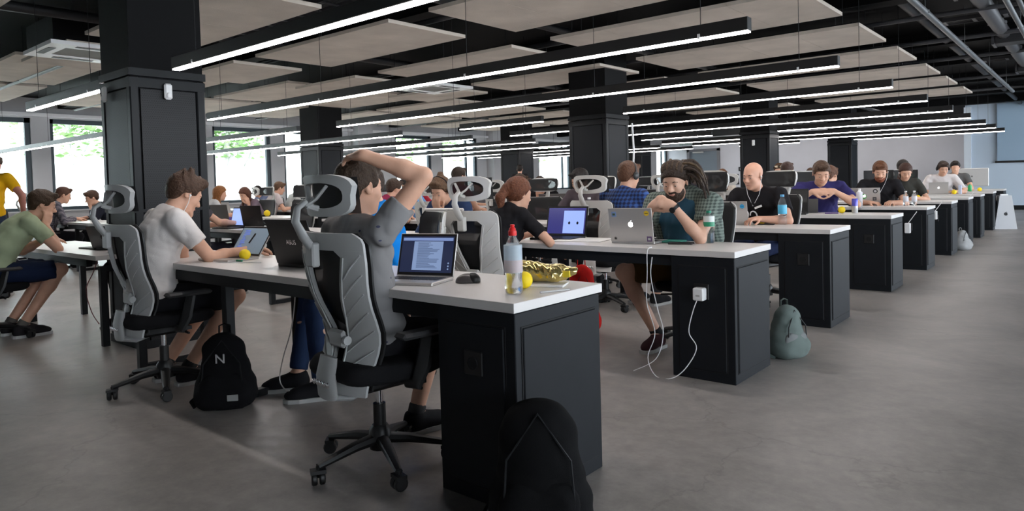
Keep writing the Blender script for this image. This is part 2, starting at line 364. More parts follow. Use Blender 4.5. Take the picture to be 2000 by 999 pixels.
def sensor(loc, rz, label, m=M_wht):
    t = thing('motion_sensor', label, 'sensor', loc, rz)
    MB().bbox(-.03, -.022, -.06, .03, .005, .06, .012).build('housing', m, t); MB().ball((0, -.018, -.03), (.022, .016, .024), 10).build('lens', m, t, True)
sensor((-3.87, .57, 1.93), PI/2, 'white motion sensor on the right face of the nearest column')
sensor((-4.30, .29, 1.93), 0, 'grey motion sensor on the shaded left face of the nearest column', M_silver)
sensor((-3.86, 12.31, 1.86), 0, 'white sensor on the left face of the column behind the bald man')
cab = thing('cable', 'white cable hanging down the edge of the large middle column', 'cable', (-3.6, 7.0, 0))
MB().tube([(0, 0, 1.98), (.015, .01, 1.6), (0, 0, 1.2), (.01, 0, .8)], .014, 6).build('cord', M_wht, cab, True)

# ================================================================= LIGHT BARS
LROW = [.38, 2.17, 3.98, 5.83, 7.66, 9.56, 11.35, 13.3, 14.95, 16.65]
ORD = ['first', 'second', 'third', 'fourth', 'fifth', 'sixth', 'seventh', 'eighth', 'ninth', 'tenth']
def light_bar(x0, x1, y, label):
    t = thing('light_bar', label, 'lamp', ((x0+x1)/2, y, 2.0), 0, 'suspended linear light bars')
    h = (x1-x0)/2
    MB().bbox(-h, -.03, .008, h, .03, .085, .003).build('housing', M_black, t)
    MB().box(-h+.004, -.024, -.002, h-.004, .024, .008).build('diffuser', M_glow, t)
    n = 2 if h < 2 else 4
    for k in range(n):
        x = -h+.3+(2*h-.6)*k/(n-1)
        MB().tube([(x, 0, .08), (x, 0, ZC-2.004)], .0025, 5).build('suspension_wire', M_steel, t)
        MB().box(x-.008, -.034, .0, x+.008, -.028, .03).build('clip', M_wht, t)
for k, y in enumerate(LROW):
    o = ORD[k]
    if k % 3 == 0:
        light_bar(-3.3 if k == 0 else -3.03, 0, y, 'black light bar, right piece of the %s row from the front' % o)
        light_bar(-6.48 if k == 0 else -5.9, -4.55 if k == 0 else -4.32, y, 'short black light bar left of the column in the %s row' % o)
        if k: light_bar(-13.9, -7.27, y, 'black light bar over the window-side desks in the %s row' % o)
    else:
        light_bar(-6.45, 0, y, 'long black light bar, right piece of the %s row from the front' % o)
        light_bar(-14.0 if k != 1 else -15.0, -7.4 if k != 1 else -6.6, y, 'long black light bar over the window-side desks in the %s row' % o)

# ================================================================= ACOUSTIC PANELS AND CEILING SERVICES
ZP = 2.72
def apanel(x0, x1, y0, y1, z, label):
    t = thing('acoustic_panel', label, 'panel', ((x0+x1)/2, (y0+y1)/2, z), 0, 'hanging acoustic ceiling panels')
    h, d = (x1-x0)/2, (y1-y0)/2; n = max(1, round(2*h/.6))
    for i in range(n):
        a = -h+2*h*i/n
        MB().box(a+.002, -d, 0, a+2*h/n-.002, d, .035).build('board', M_panel, t)
    MB().box(-h+.1, -d+.12, .035, h-.1, -d+.15, .07).box(-h+.1, d-.15, .035, h-.1, d-.12, .07).build('rail', M_steel, t)
    for sx in (-1, 1):
        for sy in (-1, 1): MB().tube([(sx*(h-.2), sy*(d-.13), .07), (sx*(h-.2), sy*(d-.13), ZC-z)], .004, 5).build('hanger', M_steel, t)
for k in range(9):
    ynear = ([-1.15]+[y+.36 for y in LROW])[k]
    cols = [(-3.05, -.38), (-6.0, -3.6), (-8.0, -6.5), (-10.6, -8.2), (-13.2, -10.9)]
    for j, (a, b) in enumerate(cols):
        if j == 0 and k == 0: continue
        if k >= 5 and j == 2: continue
        y0 = ynear; y1 = y0+(1.22, 1.05, .95, 1.1, 1.1)[j]
        x0, x1 = a, b
        apanel(x0, x1, y0, y1, ZP if j < 3 else ZP+.12, 'wood-wool ceiling panel, %s from the aisle in the %s panel row from the front' % (ORD[j], ORD[k]))
def cassette(x, y, z, label, rz=0):
    t = thing('air_conditioner', label, 'air conditioner', (x, y, z), rz, 'ceiling cassette air conditioners')
    MB().ringprism([(-.45, -.45), (.45, -.45), (.45, .45), (-.45, .45)], [(-.26, -.26), (.26, -.26), (.26, .26), (-.26, .26)], 0, .04).build('bezel', M_wht, t)
    MB().box(-.26, -.26, .012, .26, .26, .03).build('grille', mat('grey_grille', (.22, .22, .21), .7), t)
    for i in range(4):
        m = Matrix.Rotation(i*PI/2, 4, 'Z')
        MB().box(-.2, -.4, -.004, .2, -.33, .002, m).build('vent', M_steel, t)
    MB().box(-.42, -.42, .04, .42, .42, .3).build('case', M_blackm, t)
cassette(-6.95, 1.05, 2.7, 'white ceiling cassette left of the nearest column')
cassette(-6.6, 5.95, 2.7, 'white ceiling cassette between the second and third light bars')
cassette(-6.4, 9.4, 2.8, 'small pale ceiling cassette above the middle column line')
cassette(-2.4, 12.2, 2.85, 'dim ceiling cassette near the right column')
for i, y in enumerate((20.5, 25.0, 29.0)):      # added fill lights that brighten the far wall, no real fixtures
    ld = bpy.data.lights.new('added_wall_fill', 'AREA'); ld.shape = 'RECTANGLE'; ld.size = 11; ld.size_y = .25; ld.energy = (25, 35, 60)[i]; ld.color = (1, .97, .96)
    lo_ = bpy.data.objects.new('added_wall_fill', ld); C.objects.link(lo_); lo_.location = (-8, y, ZC-.06); lo_.rotation_euler = (.35 if i == 2 else 0, 0, 0)
    tag(lo_, 'long ceiling lamp near the far grey wall, %s one' % ORD[i], 'lamp', 'far ceiling lamps')
# concrete beams, ducts, pipes, trays (dark)
M_svc = mat('dark_services', (.018, .018, .020), .5); M_svc2 = mat('dim_grey_services', (.05, .05, .055), .45)
k = 0
for y in (1.6, 3.5, 6.75, 10.25, 12.6, 15.7, 18.6, 21.5):
    b = MB().box(XW, -.14, 0, XR, .14, .2).build('ceiling_beam', M_blackm); b.location = (0, y, ZC-.2); k += 1
    tag(b, 'black beam across the ceiling, %s from the front' % ORD[k-1], 'beam', 'ceiling beams')
def pipe(p0, p1, r, label, m=M_svc2, name='pipe', cat='pipe', group='ceiling pipes and trays'):
    c = (Vector(p0)+Vector(p1))/2
    t = thing(name, label, cat, c, 0, group)
    MB().tube([Vector(p0)-c, Vector(p1)-c], r, 10).build('tube', m, t, True)
    L = (Vector(p1)-Vector(p0)); n = max(2, int(L.length/2.2))
    for i in range(n):
        q = Vector(p0)+L*(i+.5)/n-c
        MB().tube([q, (q.x, q.y, ZC-c.z)], .004, 5).lathe([(r*1.25, -.015), (r*1.25, .015)], 10, (q.x, q.y, q.z)).build('hanger', m, t)
pipe((.27, 2, 2.7), (.27, 15, 2.7), .03, 'long pale sprinkler pipe running back along the aisle ceiling', mat('light_pipe', (.07, .075, .08), .45))
pipe((.90, 2, 2.7), (.90, 13, 2.7), .025, 'grey pipe near the right edge of the ceiling', mat('light_pipe', (.07, .075, .08), .45))
pipe((.98, 2, 2.72), (.98, 13, 2.72), .022, 'thinner pipe beside the grey pipe at the right edge')
pipe((.60, 3, 2.95), (.60, 22.9, 2.95), .08, 'fat dark duct right of the long pale pipe', M_svc2, 'duct', 'duct')
pipe((-.15, 2, 3.08), (-.15, 22.9, 3.08), .05, 'dark pipe just right of the acoustic panels', M_svc)
pipe((-3.3, -2, 2.95), (-3.3, 22.9, 2.95), .045, 'dark pipe between the first two panel columns', M_svc)
pipe((-6.25, -2, 2.95), (-6.25, 22.9, 2.95), .05, 'dark pipe between the second and third panel columns', M_svc)
for i, (y, z, x0, x1, r) in enumerate([(3.2, 2.86, -14, 7.5, .03), (5.25, 2.9, -14, 7.5, .035), (7.1, 2.88, -14, 7.5, .025), (8.95, 2.9, -14, 7.5, .03), (10.8, 2.9, -14, 7.5, .03), (14.2, 2.95, -14, 7.5, .03), (16.4, 2.92, -14, 7.5, .03), (1.35, 2.84, -14, 3, .03)]):
    pipe((x0, y, z), (x1, y, z), r, 'crosswise dark ceiling pipe, %s counted from the front' % ORD[i], M_svc2)
def tray(x0, x1, y, z, label):
    t = thing('cable_tray', label, 'cable tray', ((x0+x1)/2, y, z), 0, 'ceiling pipes and trays'); h = (x1-x0)/2
    MB().box(-h, -.12, 0, h, -.11, .05).box(-h, .11, 0, h, .12, .05).build('side_rail', M_svc2, t)
    r = MB()
    for i in range(int(2*h/.3)): r.box(-h+i*.3, -.11, .0, -h+i*.3+.04, .11, .012)
    r.build('rungs', M_svc2, t, kind='stuff')
    c = MB()
    for i in range(4): c.tube([(-h, -.07+.045*i, .025), (0, -.06+.04*i, .022), (h, -.07+.045*i, .025)], .012, 6)
    c.build('cable', M_svc, t)
tray(.1, 7.4, 4.4, 2.95, 'cable tray at the top right of the ceiling'); tray(.1, 7.4, 8.1, 2.95, 'second cable tray on the right of the ceiling')
tray(.1, 7.4, 12.0, 2.95, 'third cable tray on the right of the ceiling'); tray(-6.4, -.2, 2.35, 2.98, 'cable tray above the second light bar')
tray(-14, -6.6, 2.9, 2.98, 'cable tray above the window-side desks')
for i in range(14):
    y = 6+i*1.15; x = 1.0+(i % 3)*.55
    t = thing('duct', 'boxy dark duct section above the aisle, number %s along' % (ORD[i % 10] + (' far' if i > 9 else '')), 'duct', (x, y, 2.82), 0, 'dark duct sections above the aisle')
    MB().bbox(-.5, -.16, 0, .5, .16, .16, .01).build('duct_body', M_svc, t); MB().box(-.53, -.18, -.01, -.5, .18, .17).box(.5, -.18, -.01, .53, .18, .17).build('flange', M_svc2, t)
fan = thing('duct', 'round flexible ducts hanging at the far right of the ceiling', 'duct', (1.55, 10.0, 2.85))
MB().tube([(-.2, 0, .3), (-.15, 0, .05), (0, .1, -.02), (.2, .3, .1)], .07, 10).build('flexible_hose', M_svc2, fan, True)
MB().tube([(.1, 0, .3), (.15, 0, .05), (.3, .1, -.02), (.5, .3, .1)], .07, 10).build('flexible_hose', M_svc2, fan, True)

# ================================================================= DESKS
ROWY = [0, 1.90, 3.70, 5.72, 7.58, 9.39, 11.04, 12.52, 14.39, 16.40]
DD = .555
def pedestal(t, x1, side=1):
    x0 = x1-.385*side; a, b = min(x0, x1), max(x0, x1)
    p = MB().bbox(a, .012, .0, b, DD-.012, .712, .003).build('pedestal', M_ped, t)
    ip = MB().bbox(a+.05, .004, .06, b-.05, .014, .655, .003).build('front_panel', M_ped, p)
    xs = b if side > 0 else a
    MB().bbox(xs-.002*(side < 0)-.006*(side < 0), .05, .06, xs+.008, DD-.05, .655, .003).build('side_panel', M_ped, p)
    g = MB(); g.box(a+.044, .0095, .054, b-.044, .0118, .661)
    g.box(xs+.0002, .044, .054, xs+.0025, DD-.044, .661); g.build('shadow_gap', M_dark, p)
    mx = (a+b)/2
    s = MB().bbox(mx-.045, -.002, .47, mx+.045, .006, .56, .003).build('socket_frame', M_black, t)
    MB().lathe([(.024, 0), (.024, .004), (.017, .004), (.017, .001)], 16, m=Matrix.Translation((mx, -.002, .515)) @ Matrix.Rotation(PI/2, 4, 'X')).build('socket', M_dark, s)
def leg_frame(t, x):
    MB().bbox(x-.025, .04, 0, x+.025, .09, .665, .003).build('leg', M_steel, t); MB().bbox(x-.025, DD-.09, 0, x+.025, DD-.04, .665, .003).build('leg', M_steel, t)
    MB().bbox(x-.025, .09, 0, x+.025, DD-.09, .04, .003).build('foot_bar', M_steel, t); MB().bbox(x-.02, .09, .62, x+.02, DD-.09, .665, .003).build('cross_bar', M_steel, t)
def desk(x0, x1, y, label, ped=0, legs=(), z=.75, notch=None, group='rows of long white desks'):
    t = thing('desk', label, 'desk', (x1, y, z-.75), 0, group); L = x1-x0
    if notch:
        poly = [(-L, 0), (notch, 0), (notch, .15), (0, .15), (0, DD), (-L, DD)]
        MB().prism(poly, .715, .75).build('tabletop', M_desk, t)
    else:
        MB().bbox(-L, 0, .715, 0, DD, .75, .0015).build('tabletop', M_desk, t)
    MB().box(-L+.03, .03, .65, -.03 if not ped else -.38, .07, .715).box(-L+.03, DD-.07, .65, -.03 if not ped else -.38, DD-.03, .715).build('apron', M_steel, t)
    if ped: pedestal(t, -.008)
    if ped > 1: pedestal(t, -L+.008, -1)
    for lx in legs: leg_frame(t, lx)
    return t
desk(-3.3, 0, 0, 'nearest long white desk with graphite pedestal, in the foreground', 1, (-2.1, -3.26))
desk(-6.4, -4.47, .14, 'white desk left of the nearest column with the man in pale green', 0, (.19, -1.55), .70, .25)
for k in range(1, 10):
    y = ROWY[k]
    if k in (3, 7, 9):
        desk(-3.35, 0, y, 'white desk with graphite pedestal at the aisle, %s row from the front' % ORD[k], 1, (-2.1, -3.3))
        desk(-6.5, -4.4, y, 'white desk left of the column line, %s row from the front' % ORD[k], 0, (-.3, -1.8))
    else:
        desk(-3.35, 0, y, 'white desk with graphite pedestal at the aisle, %s row from the front' % ORD[k], 1, (-2.1, -3.3))
        desk(-6.5, -3.37, y, 'white desk adjoining the aisle desk, %s row from the front' % ORD[k], 0, (-1.5, -2.9))
for k in range(1, 8):
    if k == 7:
        desk(-10.2, -7.4, ROWY[k], 'short white desk right of the second column line, eighth row', 0, (-.3, -2.5)); desk(-13.9, -10.95, ROWY[k], 'short white desk nearest the windows, eighth row', 0, (-.3, -2.7)); continue
    desk(-10.6, -7.4, ROWY[k], 'white window-side desk right of the second column line, %s row' % ORD[k], 0, (-.3, -2.9))
    desk(-13.9, -10.7, ROWY[k], 'white desk nearest the windows, %s row' % ORD[k], 0, (-.3, -2.9))

# ================================================================= BODY MODELLER (signed distance fields meshed with surface nets)
f4 = np.float32
class Field:
    def __init__(s, lo, hi, h):
        s.h = h; s.lo = np.array(lo, float); n = np.ceil((np.array(hi)-s.lo)/h).astype(int)+1
        s.n = n; s.F = np.full(n, .3, f4)
        s.ax = [(s.lo[i]+h*np.arange(n[i])).astype(f4) for i in range(3)]
    def sl(s, lo, hi, pad):
        a = np.clip(np.floor((np.array(lo)-pad-s.lo)/s.h).astype(int), 0, s.n); b = np.clip(np.ceil((np.array(hi)+pad-s.lo)/s.h).astype(int)+1, 0, s.n)
        S = tuple(slice(int(x), int(y)) for x, y in zip(a, b))
        return S, s.ax[0][S[0]][:, None, None], s.ax[1][S[1]][None, :, None], s.ax[2][S[2]][None, None, :]
    def comb(s, S, d, k, op):
        A = s.F[S]
        if op == 'sub': d = -d; hh = np.maximum(k-np.abs(A-d), 0)/k; s.F[S] = np.maximum(A, d)+hh*hh*k*.25
        elif k > 0: hh = np.maximum(k-np.abs(A-d), 0)/k; s.F[S] = np.minimum(A, d)-hh*hh*k*.25
        else: s.F[S] = np.minimum(A, d)
    def cap(s, a, b, ra, rb, k=.02, flat=None, end=None, op='add'):
        a = np.array(a, float); b = np.array(b, float); R = max(ra, rb)*(max(1, flat[1]) if flat else 1)
        S, X, Y, Z = s.sl(np.minimum(a, b)-R, np.maximum(a, b)+R, k+2.5*s.h)
        px, py, pz = X-f4(a[0]), Y-f4(a[1]), Z-f4(a[2])
        if px.size == 0 or py.size == 0 or pz.size == 0: return
        sc_ = 1.
        bb = b-a
        if flat:
            v = np.array(flat[0], float); v /= np.linalg.norm(v); fs = flat[1]
            q = (px*f4(v[0])+py*f4(v[1])+pz*f4(v[2]))*f4(1/fs-1)
            px, py, pz = px+q*f4(v[0]), py+q*f4(v[1]), pz+q*f4(v[2]); bb = bb+v*(bb@v)*(1/fs-1); sc_ = min(1, fs)
        L2 = max(bb@bb, 1e-9)
        t = np.clip((px*f4(bb[0])+py*f4(bb[1])+pz*f4(bb[2]))/f4(L2), 0, 1)
        d = (np.sqrt((px-t*f4(bb[0]))**2+(py-t*f4(bb[1]))**2+(pz-t*f4(bb[2]))**2)-(f4(ra)+t*f4(rb-ra)))*f4(sc_)
        if end is not None:
            p, n = end; n = np.array(n, float)/np.linalg.norm(n)
            d = np.maximum(d, (X-f4(p[0]))*f4(n[0])+(Y-f4(p[1]))*f4(n[1])+(Z-f4(p[2]))*f4(n[2]))
        s.comb(S, d, k, op)
    def ell(s, c, r, k=.02, R=None, op='add', cut=None):
        c = np.array(c, float); r = np.array(r, float); m = r.max() if R is not None else r
        S, X, Y, Z = s.sl(c-m, c+m, k+2.5*s.h)
        x, y, z = X-f4(c[0]), Y-f4(c[1]), Z-f4(c[2])
        if x.size == 0 or y.size == 0 or z.size == 0: return
        if R is not None:
            x, y, z = [x*f4(R[0, i])+y*f4(R[1, i])+z*f4(R[2, i]) for i in range(3)]
        k0 = np.sqrt((x/f4(r[0]))**2+(y/f4(r[1]))**2+(z/f4(r[2]))**2)+f4(1e-6)
        k1 = np.sqrt((x/f4(r[0]**2))**2+(y/f4(r[1]**2))**2+(z/f4(r[2]**2))**2)+f4(1e-6)
        d = k0*(k0-1)/k1
        if cut is not None:
            for p, n in cut:
                n = np.array(n, float)/np.linalg.norm(n)
                d = np.maximum(d, (X-f4(p[0]))*f4(n[0])+(Y-f4(p[1]))*f4(n[1])+(Z-f4(p[2]))*f4(n[2]))
        s.comb(S, d, k, op)
    def cutplane(s, p, n):
        n = np.array(n, float)/np.linalg.norm(n)
        d = (s.ax[0][:, None, None]-f4(p[0]))*f4(n[0])+(s.ax[1][None, :, None]-f4(p[1]))*f4(n[1])+(s.ax[2][None, None, :]-f4(p[2]))*f4(n[2])
        s.F = np.maximum(s.F, d)
    def wrinkle(s, amp, freq, seed=0):
        I = np.nonzero(np.abs(s.F) < .03); x, y, z = [s.ax[i][I[i]] for i in range(3)]
        r = np.random.default_rng(seed); v = 0
        for j in range(4):
            d = r.normal(0, 1, 3); d /= np.linalg.norm(d); e = r.normal(0, 1, 3); e /= np.linalg.norm(e); fr = freq*(.7+.5*j)
            v = v+(1-2*np.abs(np.sin((x*d[0]+y*d[1]+z*d[2])*fr+1.6*np.sin((x*e[0]+y*e[1]+z*e[2])*fr*.55+j))))/(1+.6*j)
        s.F[I] += (amp*v*.5).astype(f4)
    def mesh(s, name, m, parent=None):
        F = s.F; F[0] = F[-1] = .1; F[:, 0] = F[:, -1] = .1; F[:, :, 0] = F[:, :, -1] = .1
        ins = F < 0
        c = ins[:-1, :-1, :-1].astype(np.int8)
        for i in (0, 1):
            for j in (0, 1):
                for k in (0, 1):
                    if i or j or k: c = c+ins[i:F.shape[0]-1+i, j:F.shape[1]-1+j, k:F.shape[2]-1+k]
        I, J, K = np.nonzero((c > 0) & (c < 8)); N = len(I)
        if N == 0: return None
        val = {}
        for i in (0, 1):
            for j in (0, 1):
                for k in (0, 1): val[i, j, k] = F[I+i, J+j, K+k]
        P = np.zeros((N, 3)); W = np.zeros(N)
        cor = list(val)
        for a in cor:
            for ax in range(3):
                if a[ax] == 0:
                    b = list(a); b[ax] = 1; b = tuple(b); va, vb = val[a], val[b]
                    msk = (va < 0) != (vb < 0); t = np.where(msk, va/np.where(msk, va-vb, 1), 0)
                    q = np.array(a, float)[None, :].repeat(N, 0); q[:, ax] = t
                    P += q*msk[:, None]; W += msk
        P = P/W[:, None]+np.stack([I, J, K], 1); P = s.lo+P*s.h
        idx = np.full(c.shape, -1, np.int32); idx[I, J, K] = np.arange(N)
        quads = []
        for ax in range(3):
            sl0 = [slice(None)]*3; sl1 = [slice(None)]*3; sl0[ax] = slice(0, -1); sl1[ax] = slice(1, None)
            A, B = ins[tuple(sl0)], ins[tuple(sl1)]
            G = np.nonzero(A != B); g = [np.array(x) for x in G]; u, v = (ax+1) % 3, (ax+2) % 3
            ok = (g[u] > 0) & (g[v] > 0) & (g[u] < c.shape[u]) & (g[v] < c.shape[v]); g = [x[ok] for x in g]
            flip = ins[g[0], g[1], g[2]]
            def at(du, dv):
                h = [x.copy() for x in g]; h[u] = h[u]-du; h[v] = h[v]-dv; return idx[h[0], h[1], h[2]]
            q = np.stack([at(1, 1), at(0, 1), at(0, 0), at(1, 0)], 1); q[~flip] = q[~flip][:, ::-1]
            quads.append(q)
        Q = np.concatenate(quads)
        # one light smoothing pass
        e = np.concatenate([Q[:, [0, 1]], Q[:, [1, 2]], Q[:, [2, 3]], Q[:, [3, 0]]]); acc = np.zeros((N, 3)); cnt = np.zeros(N)
        for ii in range(3): acc[:, ii] = np.bincount(e[:, 0], P[e[:, 1], ii], N)+np.bincount(e[:, 1], P[e[:, 0], ii], N)
        cnt = np.bincount(e[:, 0], minlength=N)+np.bincount(e[:, 1], minlength=N); P = .55*P+.45*acc/np.maximum(cnt, 1)[:, None]
        me = bpy.data.meshes.new(name); me.vertices.add(N); me.vertices.foreach_set('co', P.astype(f4).ravel())
        me.loops.add(len(Q)*4); me.loops.foreach_set('vertex_index', Q.astype(np.int32).ravel())
        me.polygons.add(len(Q)); me.polygons.foreach_set('loop_start', np.arange(0, len(Q)*4, 4, dtype=np.int32))
        try: me.polygons.foreach_set('loop_total', np.full(len(Q), 4, np.int32))
        except Exception: pass
        me.polygons.foreach_set('use_smooth', np.ones(len(Q), bool)); me.update(calc_edges=True); me.materials.append(m)
        o = bpy.data.objects.new(name, me); C.objects.link(o)
        if parent is not None: o.parent = parent
        return o

def V(*a): return np.array(a, float)
def unit(v): v = np.array(v, float); return v/np.linalg.norm(v)
def ik(S, T, l1, l2, pole):
    S, T = np.array(S, float), np.array(T, float); d = T-S; L = np.linalg.norm(d); u = d/L; L = min(L, (l1+l2)*.999)
    a = (l1*l1-l2*l2+L*L)/(2*L); hh = math.sqrt(max(l1*l1-a*a, 1e-6)); p = np.array(pole, float); p = p-u*(p@u); p /= np.linalg.norm(p)
    return S+u*a+p*hh, S+u*L
def rotm(yaw=0, pitch=0, roll=0):      # columns: right, forward, up; pitch>0 looks down, yaw>0 turns to the left
    return np.array(Matrix.Rotation(yaw, 3, 'Z') @ Matrix.Rotation(-pitch, 3, 'X') @ Matrix.Rotation(roll, 3, 'Y'))

def hand(F, wrist, fd, nb, side, curl=.5, s=1., spread=.1, thumb=.6):
    """fd finger direction, nb direction of the back of the hand, side +1 when the thumb leaves towards cross(nb, fd)"""
    fd = unit(fd); nb = unit(np.array(nb, float)-fd*(np.array(nb, float)@fd)); th = np.cross(nb, fd)*side
    Wp = np.array(wrist, float); g = lambda x, y, z: Wp+(fd*x+th*y+nb*z)*s
    F.cap(Wp, g(.03, .0, 0), .024*s, .026*s, .02, (nb, .75))
    F.cap(g(.03, .014, 0), g(.08, .022, 0), .022*s, .019*s, .018, (nb, .62)); F.cap(g(.03, -.014, 0), g(.078, -.022, 0), .021*s, .017*s, .018, (nb, .62))
    r = max(.0088, F.h*1.02)*s
    for i, (y, ln) in enumerate(((.031, .068), (.011, .078), (-.010, .072), (-.030, .056))):
        p = g(.086-.004*abs(i-1.2), y, 0); an = spread*(1.5-i)*.5; cu = 0.
        for j, fr in enumerate((.42, .32, .26)):
            cu += curl*(.75, 1.0, .75)[j]
            d = fd*math.cos(cu)*math.cos(an)+th*math.sin(an)-nb*math.sin(cu); q = p+unit(d)*ln*fr*s*1.12
            F.cap(p, q, r*(1-.06*j), r*(.94-.06*j), .006 if j else .012); p = q
    a = g(.018, .026, -.004); d1 = unit(fd*.62+th*thumb-nb*.35); b = a+d1*.042*s; d2 = unit(fd*.85+th*(thumb-.35)-nb*(.25+curl*.3)); c2 = b+d2*.032*s; d3 = unit(fd*.95+th*(thumb-.55)-nb*(.2+curl*.45))
    F.cap(a, b, .016*s, r*1.2, .015); F.cap(b, c2, r*1.2, r*1.1, .006); F.cap(c2, c2+d3*.024*s, r*1.1, r*.95, .005)

def head_prims(F, hc, R, s, female=False, ears=True, fine=True):
    g = lambda x, y, z: hc+R @ (V(x, y, z)*s); k = s
    F.ell(g(0, -.012, .030), V(.073, .093, .084)*s, .02*k, R)
    F.ell(g(0, .028, -.028), V(.057, .060, .082)*s, .03*k, R)
    F.ell(g(0, .040, -.072), V(.044 if not female else .038, .040, .036)*s, .03*k, R)
    F.ell(g(0, .070, -.098), V(.020, .016, .014)*s, .022*k, R)
    if fine:
        F.cap(g(-.028, .074, .021), g(.028, .074, .021), .012*s, .012*s, .018*k)
        for sx in (-1, 1):
            F.ell(g(sx*.036, .060, -.028), V(.022, .020, .020)*s, .02*k, R)
            F.ell(g(sx*.030, .098, .000), V(.020, .017, .013)*s, .012*k, R, op='sub')
            F.ell(g(sx*.030, .074, .000), V(.0145, .0135, .0125)*s, .005*k, R)
    F.cap(g(0, .084, .004), g(0, .104, -.030), .0075*s, .012*s, .012*k)
    for sx in (-1, 1):
        F.ell(g(sx*.011, .094, -.033), V(.009, .010, .008)*s, .006*k, R)
        if ears:
            Re = R @ np.array(Matrix.Rotation(sx*-.35, 3, 'Z'))
            F.ell(g(sx*.076, -.008, -.004), V(.0085, .019, .031)*s, .008*k, Re)
            if fine: F.ell(g(sx*.084, -.004, 0), V(.006, .010, .017)*s, .006*k, Re, op='sub')
    F.ell(g(0, .083, -.058), V(.022, .010, .0065)*s, .006*k, R); F.ell(g(0, .081, -.068), V(.018, .011, .0065)*s, .006*k, R)
    if fine: F.cap(g(-.02, .093, -.0625), g(.02, .093, -.0625), .0022*s, .0022*s, .004*k, op='sub')

